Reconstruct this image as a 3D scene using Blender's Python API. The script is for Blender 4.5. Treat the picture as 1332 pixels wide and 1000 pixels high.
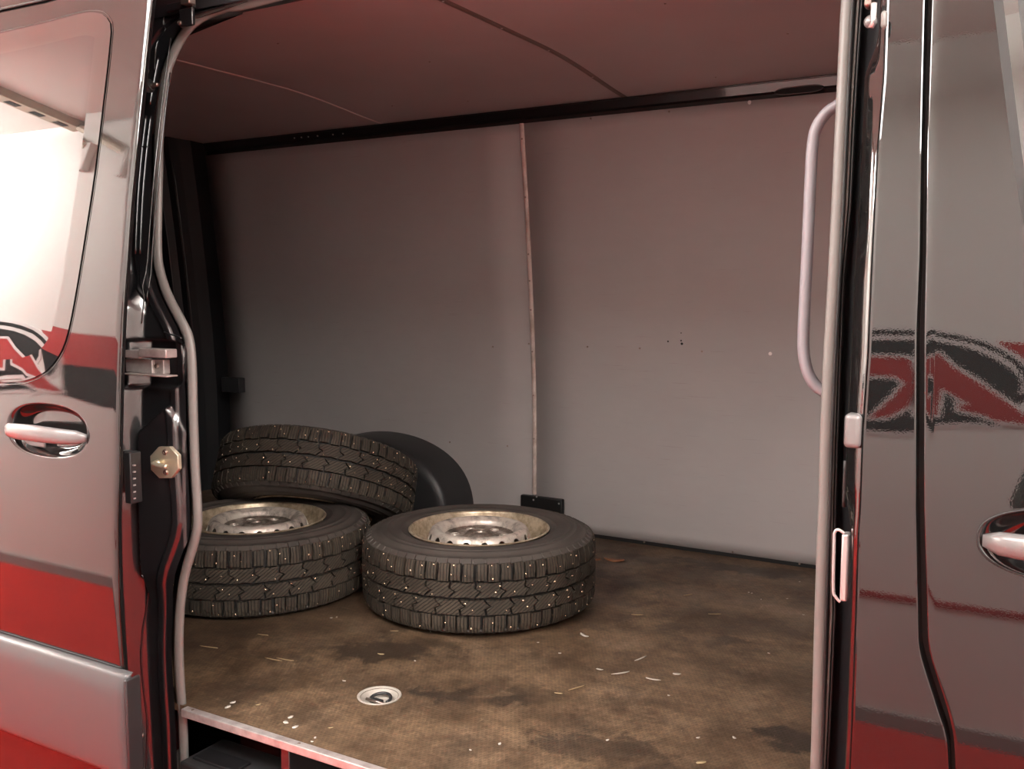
import bpy, bmesh, math, random
from math import pi, sin, cos, atan, hypot, sqrt
from mathutils import Vector, Matrix
random.seed(7)
for o in list(bpy.data.objects): bpy.data.objects.remove(o)
SC = bpy.context.scene; COL = SC.collection

# ------------------------------------------------------------------ camera
# metres; X runs along the van towards its front, Y into the van, Z up from the cargo floor (ground at -0.65)
F_PX = 1240.0; CAM = Vector((0, 0, 0.933))
PITCH = atan((500-378)/F_PX); YAW = atan(hypot(F_PX, 122)/(666+1475))
cd = bpy.data.cameras.new('camera'); cam = bpy.data.objects.new('camera', cd); COL.objects.link(cam)
cd.sensor_width = 36; cd.lens = F_PX/1332*36; cd.clip_start = 0.02
cam.location = CAM; cam.rotation_euler = (pi/2-PITCH, 0, YAW)
SC.camera = cam
# ------------------------------------------------------------------ world, lamps, exposure
w = bpy.data.worlds.new('world'); SC.world = w; w.use_nodes = True
w.node_tree.nodes['Background'].inputs[0].default_value = (.9, .93, 1, 1)
w.node_tree.nodes['Background'].inputs[1].default_value = 0.15
SC.view_settings.view_transform = 'Standard'; SC.view_settings.look = 'None'
SC.view_settings.exposure = 0.0; SC.view_settings.gamma = 1
try: SC.view_settings.use_curve_mapping = False
except Exception: pass
GROUND = -0.65; CEIL = 2.80; WALLY = -1.0
# unseen lamps added to light room and cargo bay, the first tilted to brighten the wall; (x, y, length along x, width along y, power)
ADDED_LAMPS = [(-6.9, .45, 2.4, .5, 370), (-1.95, -.1, 1.7, 1.1, 150), (1.5, -.1, 1.8, 1.0, 210), (-2.5, 3.6, 3.0, .5, 60)]
for lx, ly, a, b, e in ADDED_LAMPS:
    ld = bpy.data.lights.new('lamp_light', 'AREA'); ld.shape = 'RECTANGLE'; ld.size = a; ld.size_y = b
    ld.energy = e; ld.color = (1, .97, .93)
    lo = bpy.data.objects.new('lamp_light', ld); COL.objects.link(lo); lo.location = (lx, ly, CEIL-.385); lo.rotation_euler = (-.85 if lx < -5 else 0, 0, 0)
    if lx < -5: lo.location = (lx, ly-.02, CEIL-.405)
    lu = ld.copy(); lu.energy = e*(3.6 if lx < -5 else .6)  # upward light added to brighten the room ceiling
    lo = bpy.data.objects.new('lamp_uplight', lu); COL.objects.link(lo); lo.location = (lx, ly, CEIL-.325+(.0 if lx > -5 else .22)); lo.rotation_euler = (pi, 0, 0)

# ------------------------------------------------------------------ helpers
def ray(x, y):
    Fv = Vector((-sin(YAW)*cos(PITCH), cos(YAW)*cos(PITCH), -sin(PITCH)))
    R = Vector((cos(YAW), sin(YAW), 0)); U = R.cross(Fv)
    return Fv*F_PX + R*(x-666) - U*(y-500)
def P(x, y, Y): d = ray(x, y); return CAM + d*((Y-CAM.y)/d.y)       # measured point on a plane Y = const
def PZ(x, y, Z): d = ray(x, y); return CAM + d*((Z-CAM.z)/d.z)      # ... on a plane Z = const
def PX(x, y, X): d = ray(x, y); return CAM + d*((X-CAM.x)/d.x)
def s_body(z): return .095*max(0, z-.35)**2 + .06*max(0, .1-z)**2    # lean of the body side with height
def s_door(z): return .078*max(0, z-.22)**2 + .05*max(0, .1-z)**2
def PS(x, y, Y0, s=s_body):
    Y = Y0
    for _ in range(12): p = P(x, y, Y); Y = Y0 + s(p.z)
    return p
def track(pts, Y0, s=s_body):
    q = sorted([(PS(a, b, Y0, s).z, PS(a, b, Y0, s).x) for a, b in pts])
    def f(z):
        if z <= q[0][0]: return q[0][1]
        if z >= q[-1][0]: return q[-1][1]
        for (z0, x0), (z1, x1) in zip(q, q[1:]):
            if z <= z1: return x0 + (x1-x0)*(z-z0)/(z1-z0)
    return f
def lin(a, b, n): return [a+(b-a)*i/(n-1) for i in range(n)]
def sm(a, b, x): t = min(1, max(0, (x-a)/(b-a))); return t*t*(3-2*t)
def link(name, me, mat, parent=None, smooth=False):
    o = bpy.data.objects.new(name, me); COL.objects.link(o)
    if mat: me.materials.append(mat)
    if parent: o.parent = parent
    if smooth:
        for p in me.polygons: p.use_smooth = True
    return o
def mk(name, V, Fs, mat, parent=None, smooth=False, fix=True):
    me = bpy.data.meshes.new(name); me.from_pydata([tuple(v) for v in V], [], Fs); me.validate()
    if fix:
        bm = bmesh.new(); bm.from_mesh(me); bmesh.ops.recalc_face_normals(bm, faces=bm.faces); bm.to_mesh(me); bm.free()
    return link(name, me, mat, parent, smooth)
class MB:
    def __init__(s): s.V = []; s.F = []
    def add(s, V, F): n = len(s.V); s.V += [tuple(v) for v in V]; s.F += [tuple(i+n for i in f) for f in F]; return s
    def box(s, a, b, M=None):
        (x0, y0, z0), (x1, y1, z1) = a, b
        V = [Vector(v) for v in ((x0,y0,z0),(x1,y0,z0),(x1,y1,z0),(x0,y1,z0),(x0,y0,z1),(x1,y0,z1),(x1,y1,z1),(x0,y1,z1))]
        if M: V = [M @ v for v in V]
        return s.add(V, [(0,3,2,1),(4,5,6,7),(0,1,5,4),(1,2,6,5),(2,3,7,6),(3,0,4,7)])
    def tube(s, pts, r, k=10, ry=None, caps=True, up=None):
        pts = [Vector(p) for p in pts]; V = []; Fs = []; n = len(pts); prev = None
        for i, p in enumerate(pts):
            t = (pts[min(i+1, n-1)] - pts[max(i-1, 0)]).normalized()
            u = Vector(up) if up else (prev or (Vector((0,0,1)) if abs(t.z) < .9 else Vector((0,1,0))))
            u = (u - t*u.dot(t)).normalized(); v = t.cross(u); prev = u
            rr = r[i] if isinstance(r, (list, tuple)) else r; yy = ry[i] if isinstance(ry, (list, tuple)) else (ry or rr)
            for j in range(k):
                a = 2*pi*j/k; V.append(p + u*(rr*cos(a)) + v*(yy*sin(a)))
        for i in range(n-1):
            for j in range(k): Fs.append((i*k+j, i*k+(j+1)%k, (i+1)*k+(j+1)%k, (i+1)*k+j))
        if caps: Fs += [tuple(range(k))[::-1], tuple((n-1)*k+j for j in range(k))]
        return s.add(V, Fs)
    def lathe(s, prof, k=96, closed=False, M=None):
        V = []; Fs = []; n = len(prof)
        for j in range(k):
            a = 2*pi*j/k
            for r, z in prof:
                v = Vector((r*cos(a), r*sin(a), z)); V.append(M @ v if M else v)
        m = n if closed else n-1
        for j in range(k):
            for i in range(m):
                a, b = j*n+i, j*n+(i+1) % n; c, d = ((j+1) % k)*n+(i+1) % n, ((j+1) % k)*n+i
                Fs.append((a, b, c, d))
        return s.add(V, Fs)
    def prism(s, poly, f0, f1):
        n = len(poly); V = [f0(p) for p in poly] + [f1(p) for p in poly]
        return s.add(V, [tuple(range(n))[::-1], tuple(range(n, 2*n))] + [(i, (i+1) % n, n+(i+1) % n, n+i) for i in range(n)])
    def build(s, name, mat, parent=None, smooth=False, bevel=0, seg=2, sharp=None):
        o = mk(name, s.V, s.F, mat, parent, smooth)
        if bevel:
            b = o.modifiers.new('bevel', 'BEVEL'); b.width = bevel; b.segments = seg; b.limit_method = 'ANGLE'; b.harden_normals = False
            for p in o.data.polygons: p.use_smooth = True
        if sharp or bevel:
            a = math.radians(sharp or 35)
            for e in o.data.edges: pass
            o.data.set_sharp_from_angle(angle=a)
        return o
def grid(name, us, vs, f, mat, parent=None, thick=0, smooth=True, flip=False):
    V = [f(u, v) for v in vs for u in us]; n = len(us)
    Fs = [(j*n+i, j*n+i+1, (j+1)*n+i+1, (j+1)*n+i) for j in range(len(vs)-1) for i in range(n-1)]
    if flip: Fs = [q[::-1] for q in Fs]
    o = mk(name, V, Fs, mat, parent, smooth, fix=False)
    if thick:
        m = o.modifiers.new('solidify', 'SOLIDIFY'); m.thickness = thick; m.offset = -1
    return o
def empty(name, loc, label, cat, group=None, rot=None):
    o = bpy.data.objects.new(name, None); COL.objects.link(o); o.location = loc; o.empty_display_size = .05
    if rot is not None: o.rotation_mode = 'QUATERNION'; o.rotation_quaternion = rot
    return tag(o, label, cat, group)
def tag(o, label=None, cat=None, group=None, kind=None):
    if label: o['label'] = label
    if cat: o['category'] = cat
    if group: o['group'] = group
    if kind: o['kind'] = kind
    return o
def spline(pts, k=8):
    pts = [Vector(p) for p in pts]; out = []
    for i in range(len(pts)-1):
        a = pts[max(i-1, 0)]; b = pts[i]; c = pts[i+1]; d = pts[min(i+2, len(pts)-1)]
        for j in range(k):
            t = j/k; out.append(.5*((2*b)+(c-a)*t+(2*a-5*b+4*c-d)*t*t+(3*b-a-3*c+d)*t**3))
    out.append(pts[-1]); return out

# ------------------------------------------------------------------ materials
def mat(name, col, rough=.5, metal=0, coat=0, coat_r=.03, ior=1.5, spec=.5, coat_ior=1.5):
    m = bpy.data.materials.new(name); m.use_nodes = True; b = m.node_tree.nodes['Principled BSDF']
    b.inputs['Base Color'].default_value = (*col, 1); b.inputs['Roughness'].default_value = rough
    b.inputs['Metallic'].default_value = metal; b.inputs['Coat Weight'].default_value = coat
    b.inputs['Coat Roughness'].default_value = coat_r; b.inputs['IOR'].default_value = ior
    b.inputs['Specular IOR Level'].default_value = spec; b.inputs['Coat IOR'].default_value = coat_ior
    return m
def nd(m, t, **k):
    n = m.node_tree.nodes.new(t)
    for a, v in k.items(): setattr(n, a, v)
    return n
def lk(m, a, b): m.node_tree.links.new(a, b)
def BS(m): return m.node_tree.nodes['Principled BSDF']
def coords(m, kind='Object'): return nd(m, 'ShaderNodeTexCoord').outputs[kind]
def noise(m, scale, detail=4, rough=.6, vec=None, stretch=None):
    n = nd(m, 'ShaderNodeTexNoise'); n.inputs['Scale'].default_value = scale; n.inputs['Detail'].default_value = detail
    n.inputs['Roughness'].default_value = rough; v = vec or coords(m)
    if stretch:
        mp = nd(m, 'ShaderNodeMapping'); mp.inputs['Scale'].default_value = stretch; lk(m, v, mp.inputs[0]); v = mp.outputs[0]
    lk(m, v, n.inputs['Vector']); return n.outputs['Fac']
def ramp(m, fac, stops):
    r = nd(m, 'ShaderNodeValToRGB'); e = r.color_ramp.elements
    while len(e) < len(stops): e.new(.5)
    for q, (p, c) in zip(e, stops): q.position = p; q.color = (*(c if isinstance(c, tuple) else (c, c, c)), 1)
    lk(m, fac, r.inputs[0]); return r.outputs[0]
def mixc(m, fac, a, b, mode='MIX'):
    n = nd(m, 'ShaderNodeMix', data_type='RGBA', blend_type=mode)
    for s, v in ((0, fac), (6, a), (7, b)):
        if isinstance(v, (int, float)): n.inputs[s].default_value = v
        elif isinstance(v, tuple): n.inputs[s].default_value = (*v, 1)
        else: lk(m, v, n.inputs[s])
    return n.outputs[2]
def math_(m, op, a, b=0., clamp=False):
    n = nd(m, 'ShaderNodeMath', operation=op, use_clamp=clamp)
    for i, v in enumerate((a, b)):
        if isinstance(v, (int, float)): n.inputs[i].default_value = v
        else: lk(m, v, n.inputs[i])
    return n.outputs[0]
def bump(m, h, strength, dist=.001, target='Normal'):
    b = nd(m, 'ShaderNodeBump'); b.inputs['Strength'].default_value = strength; b.inputs['Distance'].default_value = dist
    lk(m, h, b.inputs['Height']); lk(m, b.outputs[0], BS(m).inputs[target]); return b

paint = mat('black_metallic_paint', (.006, .006, .006), .6, .0, 1, .004, spec=.02, coat_ior=1.75)
bump(paint, noise(paint, 420, 1), .035, .0003, 'Coat Normal')
jpaint = mat('jamb_black_paint', (.010, .010, .011), .35, 0, 1, .06, spec=.4, coat_ior=1.6)
bump(jpaint, noise(jpaint, 60, 3), .10, .001, 'Coat Normal')
glass = mat('dark_tinted_glass', (.012, .012, .012), .02, 0, 1, .0, spec=.2, coat_ior=1.82)
frit = mat('black_glass_border', (.008, .008, .008), .03, 0, 1, .01, spec=.5, coat_ior=1.75)
rubber = mat('grey_rubber_seal', (.155, .15, .14), .42, spec=.45); bump(rubber, noise(rubber, 30, 3, stretch=(1, 1, .15)), .25, .001)
blackrub = mat('black_rubber', (.012, .012, .012), .55)
blackpl = mat('black_plastic', (.022, .022, .023), .42, spec=.5); bump(blackpl, noise(blackpl, 400, 2), .12, .0005)
greypl = mat('grey_satin_plastic', (.055, .055, .056), .32, spec=.5); bump(greypl, noise(greypl, 900, 2), .15, .0003)
silver = mat('silver_plastic', (.14, .137, .135), .30, .15, .3, .2)
chrome = mat('bright_steel', (.60, .59, .58), .35, .6)
zinc = mat('yellow_zinc_plate', (.72, .66, .50), .36, .75)
dirtal = mat('worn_aluminium', (.50, .45, .43), .38, .55); 
lk(dirtal, ramp(dirtal, noise(dirtal, 25, 6), [(.3, (.34, .28, .27)), (.6, (.56, .51, .49))]), BS(dirtal).inputs[0])
bolt_m = mat('dull_bolt_metal', (.30, .24, .21), .35, .9)
grabm = mat('grey_coated_tube', (.19, .18, .195), .45)
dark_hole = mat('dark_cavity', (.004, .004, .004), .8)

# lining panels: grey laminate plywood
lining = mat('grey_plywood_lining', (.27, .255, .25), .55, spec=.35)
_n = noise(lining, 1.3, 5, .6); _g = noise(lining, 9, 8, .7, stretch=(1, 1, 3))
_c = mixc(lining, math_(lining, 'MULTIPLY', _g, .5), ramp(lining, _n, [(.3, (.37, .35, .345)), (.75, (.43, .41, .40))]), (.33, .31, .30))
_sc = ramp(lining, noise(lining, 6, 3, .5, stretch=(1.2, 1, 60)), [(.26, 0.), (.30, 1.)])
_c = mixc(lining, _sc, (.31, .28, .27), _c); lk(lining, _c, BS(lining).inputs[0])
bump(lining, noise(lining, 500, 3), .1, .0004)
ceilm = mat('grey_ceiling_lining', (.21, .185, .185), .6, spec=.3)
lk(ceilm, ramp(ceilm, noise(ceilm, 1.2, 4), [(.3, (.37, .34, .34)), (.75, (.44, .41, .41))]), BS(ceilm).inputs[0])
strip_m = mat('pale_joint_strip', (.58, .50, .45), .45)
lk(strip_m, ramp(strip_m, noise(strip_m, 14, 6), [(.35, (.42, .34, .29)), (.6, (.66, .57, .52))]), BS(strip_m).inputs[0])
strip_d = mat('brown_joint_strip', (.13, .10, .085), .5)
strip_g = mat('grey_joint_strip', (.55, .46, .44), .5)

# cargo floor: brown phenolic plywood with anti-slip mesh, stains and scratches
fl = mat('brown_antislip_plywood', (.1, .065, .04), .5, spec=.4)
oc = coords(fl)
cA = ramp(fl, noise(fl, 3.2, 9, .68, oc), [(.30, (.062, .039, .024)), (.44, (.085, .053, .031)), (.58, (.145, .094, .056)), (.75, (.225, .16, .11))])
cB = ramp(fl, noise(fl, 14, 8, .72, oc), [(.32, .66), (.52, 1.0), (.72, 1.25)])
base = mixc(fl, 1., cA, cB, 'MULTIPLY')
cC = ramp(fl, noise(fl, 75, 6, .75, oc), [(.32, .55), (.52, 1.), (.72, 1.5)])
base = mixc(fl, .8, base, mixc(fl, 1., base, cC, 'MULTIPLY'))
cD = ramp(fl, noise(fl, 22, 6, .8, oc), [(.60, 0.), (.70, 1.)])
base = mixc(fl, math_(fl, 'MULTIPLY', cD, .35), base, (.24, .19, .14))
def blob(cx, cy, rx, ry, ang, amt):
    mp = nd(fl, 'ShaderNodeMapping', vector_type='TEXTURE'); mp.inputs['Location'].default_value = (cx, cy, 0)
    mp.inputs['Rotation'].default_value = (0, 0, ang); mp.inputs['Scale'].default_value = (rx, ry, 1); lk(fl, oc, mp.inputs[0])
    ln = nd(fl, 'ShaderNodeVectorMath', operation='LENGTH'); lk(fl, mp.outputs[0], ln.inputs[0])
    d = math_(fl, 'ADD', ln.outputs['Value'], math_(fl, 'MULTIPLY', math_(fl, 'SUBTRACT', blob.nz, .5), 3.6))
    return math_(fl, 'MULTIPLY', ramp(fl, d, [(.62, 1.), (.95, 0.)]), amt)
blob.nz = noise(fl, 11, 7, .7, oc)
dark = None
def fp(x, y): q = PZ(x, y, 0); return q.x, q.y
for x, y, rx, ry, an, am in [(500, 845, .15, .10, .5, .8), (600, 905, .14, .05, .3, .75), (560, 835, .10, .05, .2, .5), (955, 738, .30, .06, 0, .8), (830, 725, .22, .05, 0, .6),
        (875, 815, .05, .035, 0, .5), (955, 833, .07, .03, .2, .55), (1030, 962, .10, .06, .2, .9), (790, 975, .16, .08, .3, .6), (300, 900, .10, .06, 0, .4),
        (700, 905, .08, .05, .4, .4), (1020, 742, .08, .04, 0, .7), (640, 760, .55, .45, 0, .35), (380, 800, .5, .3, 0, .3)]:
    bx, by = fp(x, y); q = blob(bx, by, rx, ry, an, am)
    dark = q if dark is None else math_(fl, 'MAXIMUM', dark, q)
grime = ramp(fl, noise(fl, 5.5, 12, .78, oc), [(.36, 1.), (.50, 0.)])
base = mixc(fl, math_(fl, 'MULTIPLY', grime, .62), base, (.036, .024, .016))
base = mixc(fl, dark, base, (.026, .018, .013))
scr = ramp(fl, noise(fl, 7, 2, .5, oc, (1, 22, 1)), [(.70, 0.), (.73, 1.)])
scr2 = nd(fl, 'ShaderNodeMapping'); scr2.inputs['Rotation'].default_value = (0, 0, .8); scr2.inputs['Scale'].default_value = (30, 1.5, 1); lk(fl, oc, scr2.inputs[0])
scr2 = ramp(fl, noise(fl, 5, 2, .5, scr2.outputs[0]), [(.72, 0.), (.75, 1.)])
scm = math_(fl, 'MULTIPLY', math_(fl, 'MAXIMUM', scr, scr2), math_(fl, 'MULTIPLY', ramp(fl, noise(fl, 2.3, 3, .6, oc), [(.45, 0.), (.65, 1.)]), .55))
base = mixc(fl, scm, base, (.33, .25, .17))
spk = ramp(fl, noise(fl, 170, 2, .6, oc), [(.735, 0.), (.76, 1.)])
base = mixc(fl, math_(fl, 'MULTIPLY', spk, .6), base, (.42, .36, .28))
def band(rot, sc):
    mp = nd(fl, 'ShaderNodeMapping'); mp.inputs['Rotation'].default_value = (0, 0, rot); lk(fl, oc, mp.inputs[0])
    wv = nd(fl, 'ShaderNodeTexWave'); wv.inputs['Scale'].default_value = sc; lk(fl, mp.outputs[0], wv.inputs[0]); return wv.outputs['Fac']
mesh_h = math_(fl, 'MAXIMUM', band(pi/6, 36), band(-pi/6, 36))
mesh_c = ramp(fl, mesh_h, [(.5, .80), (.9, 1.08)])
base = mixc(fl, .75, base, mixc(fl, 1., base, mesh_c, 'MULTIPLY')); lk(fl, base, BS(fl).inputs[0])
lk(fl, ramp(fl, noise(fl, 6, 5, .6, oc), [(.3, .38), (.7, .62)]), BS(fl).inputs['Roughness'])
bump(fl, math_(fl, 'ADD', math_(fl, 'MULTIPLY', mesh_h, .5), noise(fl, 40, 5, .6, oc)), .35, .0012)

# tyres
def tyre_mat(name, sipes):
    m = mat(name, (.05, .045, .038), .72, spec=.3)
    d = noise(m, 9, 6, .65)
    c = ramp(m, d, [(.3, (.030, .023, .017)), (.55, (.056, .044, .032)), (.75, (.082, .064, .045))])
    if sipes:
        uv = coords(m, 'UV')
        wv = nd(m, 'ShaderNodeTexWave'); mp = nd(m, 'ShaderNodeMapping'); mp.inputs['Rotation'].default_value = (0, 0, sipes[1])
        lk(m, uv, mp.inputs[0]); lk(m, mp.outputs[0], wv.inputs[0]); wv.inputs['Scale'].default_value = sipes[0]
        wv.inputs['Distortion'].default_value = 1.2; wv.inputs['Detail Scale'].default_value = 2; wv.inputs['Detail'].default_value = 1
        h = ramp(m, wv.outputs['Fac'], [(.10, 0.), (.30, 1.)])
        c = mixc(m, h, (.018, .016, .013), c); bump(m, h, .8, .0012)
    else: bump(m, noise(m, 120, 4), .3, .0008)
    lk(m, c, BS(m).inputs[0]); return m
tread_sh = tyre_mat('tread_shoulder_rubber', (34, 0.)); tread_ce = tyre_mat('tread_centre_rubber', (38, .9))
side_m = mat('sidewall_rubber', (.04, .036, .032), .62, spec=.35)
lk(side_m, ramp(side_m, noise(side_m, 6, 6, .6), [(.3, (.044, .037, .033)), (.7, (.076, .064, .055))]), BS(side_m).inputs[0])
bump(side_m, noise(side_m, 70, 4), .25, .0008)
groove_m = mat('groove_rubber', (.012, .011, .010), .8)
def rim_mat(name, a, b):
    m = mat(name, a, .36, .55); n = noise(m, 16, 7, .7)
    lk(m, ramp(m, n, [(.34, tuple(x*.35 for x in b)), (.50, b), (.62, a)]), BS(m).inputs[0])
    lk(m, ramp(m, n, [(.35, .6), (.6, .3)]), BS(m).inputs['Roughness']); return m
rim_o = rim_mat('pale_gold_rim_paint', (.66, .56, .42), (.44, .35, .24))
disc_o = rim_mat('silver_disc_paint', (.80, .74, .66), (.70, .62, .54))
hub_o = rim_mat('worn_hub_metal', (.42, .36, .31), (.20, .16, .13))
stud_m = mat('steel_stud', (.95, .72, .50), .25, .8); 

# room
whitewall = mat('white_wall_paint', (.82, .80, .76), .7)
carpet = mat('red_carpet', (.52, .020, .015), .95, spec=.1)
lk(carpet, ramp(carpet, noise(carpet, 5, 8, .7), [(.3, (.49, .018, .013)), (.7, (.59, .024, .018))]), BS(carpet).inputs[0])
bump(carpet, noise(carpet, 300, 3), .8, .004)
skirt_m = mat('grey_skirting', (.30, .27, .26), .6); redp = mat('red_sign_paint', (.42, .010, .010), .5)
blackp = mat('charcoal_sign_paint', (.005, .005, .006), .7, spec=.1); whitep = mat('white_sign_paint', (.80, .76, .74), .5)
lampm = mat('lamp_housing', (.8, .8, .8), .5)

# ================================================================== ROOM
RX0, RX1, RY1 = -9.5, 3.6, 5.2
def slab(name, a, b, m): return tag(MB().box(a, b).build(name, m), kind='structure')
slab('floor', (RX0, WALLY, GROUND-.1), (RX1, RY1, GROUND), carpet)
slab('ceiling', (RX0, WALLY, CEIL), (RX1, RY1, CEIL+.1), whitewall)
slab('wall_back', (RX0-.1, WALLY-.1, GROUND), (RX1+.1, WALLY, CEIL), whitewall)
slab('wall_front', (RX0-.1, RY1, GROUND), (RX1+.1, RY1+.1, CEIL), whitewall)
slab('wall_left', (RX0-.1, WALLY, GROUND), (RX0, RY1, CEIL), whitewall)
slab('wall_right', (RX1, WALLY, GROUND), (RX1+.1, RY1, CEIL), whitewall)
slab('baseboard_back', (RX0, WALLY, GROUND), (RX1, WALLY+.015, GROUND+.075), skirt_m)
slab('trim_1', (-3.0, WALLY, -.012), (RX1, WALLY+.008, .012), redp)
traym = mat('perforated_tray_metal', (.42, .34, .26), .5, .3)
tray = empty('cable_tray', (-5.46, WALLY, CEIL), 'perforated metal tray under the ceiling, mirrored in the sliding door window', 'cable tray')
MB().box((-.06, .0, -.06), (.06, 2.2, 0)).build('tray_channel', traym, tray, bevel=.004)
for k in range(12): MB().box((-.03, .1+k*.17, -.063), (.03, .18+k*.17, -.059)).build('slot', dark_hole, tray)
MB().tube([(.05, .03, -.05), (.30, .03, -.17), (.58, .03, -.31)], .030, 8).build('diagonal_brace', traym, tray)
MB().box((.56, 0, -.50), (.62, .05, -.28)).build('brace_foot', whitewall, tray, bevel=.004)
for i, (lx, ly, a, b, e) in enumerate(ADDED_LAMPS):  # housings and rods for the added lamps, out of view
    t = empty('ceiling_lamp', (lx, ly, CEIL), ['square ceiling lamp beyond the rear of the van', 'wide ceiling lamp over the carpet beside the sliding door', 'small ceiling lamp beside the front of the van', 'long narrow ceiling lamp on the far side of the van'][i], 'lamp')
    tl = Matrix.Translation((0, 0, -.355)) @ Matrix.Rotation(-.85 if lx < -5 else 0, 4, 'X')
    MB().box((-a/2-.03, -b/2-.03, -.025), (a/2+.03, b/2+.03, .025), tl).build('housing', lampm, t)
    for q in (-1, 1): MB().tube([(q*a*.4, 0, -.33), (q*a*.4, 0, 0)], .006, 8).build('suspension_rod', lampm, t)

# wall sign: red letters in a charcoal oval, painted on flat boards screwed to the wall
SIGN = {
 'outer': [(-1.62,1.06),(-1.58,1.14),(-1.50,1.2),(-1.36,1.262),(-1.2,1.30),(-1.0,1.33),(-.771,1.343),(-.705,1.346),(-.643,1.347),(-.579,1.347),(-.537,1.346),(-.485,1.344),(-.423,1.336),(-.356,1.32),(-.281,1.291),(-.216,1.25),(-.161,1.201),(-.121,1.146),(-.101,1.09),(-.099,1.047),(-.115,1.0),(-.16,.95),(-.2,.87),(-.238,.85),(-.263,.868),(-.312,.862),(-.411,.85),(-.461,.838),(-.511,.797),(-.562,.785),(-.621,.785),(-.696,.785),(-.747,.79),(-1.0,.80),(-1.3,.86),(-1.5,.94),(-1.59,1.0)],
 'white': [(-1.585,1.06),(-1.54,1.13),(-1.46,1.18),(-1.33,1.236),(-1.18,1.274),(-1.0,1.30),(-.77,1.312),(-.641,1.318),(-.578,1.319),(-.484,1.318),(-.422,1.309),(-.355,1.292),(-.28,1.265),(-.22,1.224),(-.17,1.176),(-.137,1.123),(-.123,1.074),(-.131,1.031),(-.2,1.0),(-.45,1.15),(-1.0,1.2),(-1.5,1.06)],
 'inner': [(-1.55,1.06),(-1.5,1.11),(-1.44,1.155),(-1.31,1.21),(-1.16,1.248),(-1.0,1.272),(-.769,1.288),(-.613,1.293),(-.534,1.294),(-.482,1.292),(-.405,1.28),(-.329,1.256),(-.253,1.215),(-.188,1.16),(-.148,1.112),(-.14,1.073),(-.154,1.015),(-.2,.93),(-.3,.885),(-.46,.86),(-.52,.82),(-.7,.81),(-1.0,.83),(-1.3,.89),(-1.5,.97)],
}
LET = {
 'A': [(-.512,1.219),(-.438,1.221),(-.384,1.153),(-.301,1.084),(-.22,1.01),(-.127,.92),(-.045,.873),(-.101,.869),(-.167,.877),(-.225,.883),(-.265,.905),(-.329,.920),(-.354,.926),(-.357,.952),(-.31,.955),(-.351,.982),(-.424,1.038),(-.426,.987),(-.430,.893),(-.468,.890),(-.512,.889)],
 'S': [(-.80,1.187),(-.703,1.194),(-.624,1.196),(-.555,1.193),(-.54,1.17),(-.528,1.10),(-.524,1.04),(-.526,.98),(-.537,.934),(-.578,.892),(-.624,.860),(-.690,.849),(-.608,.963),(-.556,1.053),(-.592,1.088),(-.7,1.088),(-.80,1.086)],
 'C': [(-1.12,1.16),(-.84,1.19),(-.84,1.09),(-1.0,1.08),(-1.0,.95),(-.86,.965),(-.735,.985),(-.80,.86),(-1.10,.88)],
 'K': [(-1.46,1.06),(-1.36,1.12),(-1.17,1.155),(-1.15,.88),(-1.30,.93),(-1.40,.99)],
}
def wall_poly(name, poly, y0, th, m, parent, dx, grow=0):
    TR_ = dx
    if grow:
        n = len(poly); out = []
        area = sum(poly[i][0]*poly[(i+1) % n][1]-poly[(i+1) % n][0]*poly[i][1] for i in range(n)); sg = 1 if area > 0 else -1
        for i in range(n):
            a, b, c = (Vector(poly[(i-1) % n]), Vector(poly[i]), Vector(poly[(i+1) % n]))
            d1 = (b-a).normalized(); d2 = (c-b).normalized(); n1 = Vector((d1.y, -d1.x)); n2 = Vector((d2.y, -d2.x))
            q = (n1+n2); q = q/max(.6, q.dot(n1)) if q.length > .1 else n1; out.append(tuple(b+q*grow*sg))
        poly = out
    f = lambda p, y: (TR_[0]+TR_[1]*(.88*p[0]+.06), y, TR_[2]+TR_[3]*(.858*p[1]-.7475))
    return MB().prism(poly, lambda p: f(p, y0), lambda p: f(p, y0+th)).build(name, m, parent)
def wall_sign(dx, label, dz=0):
    t = empty('wall_sign', (0, 0, dz), label, 'sign', 'painted signs on the white wall')
    W0 = WALLY
    # swoosh trailing from the oval
    wall_poly('red_swoosh', [(-.23,1.297),(-.10,1.285),(.1,1.272),(.45,1.25),(.95,1.22),(.95,1.02),(.5,1.03),(.15,1.05),(-.08,1.06)], W0, .003, redp, t, dx)
    wall_poly('black_swoosh', [(-.08,1.06),(.15,1.05),(.5,1.03),(.95,1.02),(.95,.82),(.5,.80),(.2,.79),(-.05,.85)], W0, .0035, blackp, t, dx)
    wall_poly('swoosh_outline', SIGN['outer'], W0, .0045, whitep, t, dx, .022)
    wall_poly('oval_outline', SIGN['outer'], W0, .0055, blackp, t, dx)
    wall_poly('oval_ring', SIGN['white'], W0, .0065, whitep, t, dx)
    wall_poly('oval_board', SIGN['inner'], W0, .0075, blackp, t, dx)
    for k, v in LET.items():
        wall_poly('letter_outline', v, W0, .0085, whitep, t, dx, .017)
        wall_poly('letter', v, W0, .0095, redp, t, dx)
    return t
wall_sign((-.06, 1, .855, 1), 'red lettered charcoal oval sign mirrored in the front door and pillar')
wall_sign((-5.03, 1.72, .70, 1.22), 'red lettered charcoal oval sign mirrored in the sliding door window')

# ================================================================== VAN
van = empty('van', (-1.4, 2.3, GROUND), 'black panel van with its side door slid open, parked on red carpet', 'van')
VI = Matrix.Translation((1.4, -2.3, -GROUND))
def V_(o):                       # parts are modelled in world space, then hung under the van
    o.parent = van; o.matrix_parent_inverse = VI; return o
def sub(name, label=None):
    o = bpy.data.objects.new(name, None); COL.objects.link(o); o.empty_display_size = .05; V_(o)
    if label: o['label'] = label
    return o
YB = 1.30; YD = 1.215
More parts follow.
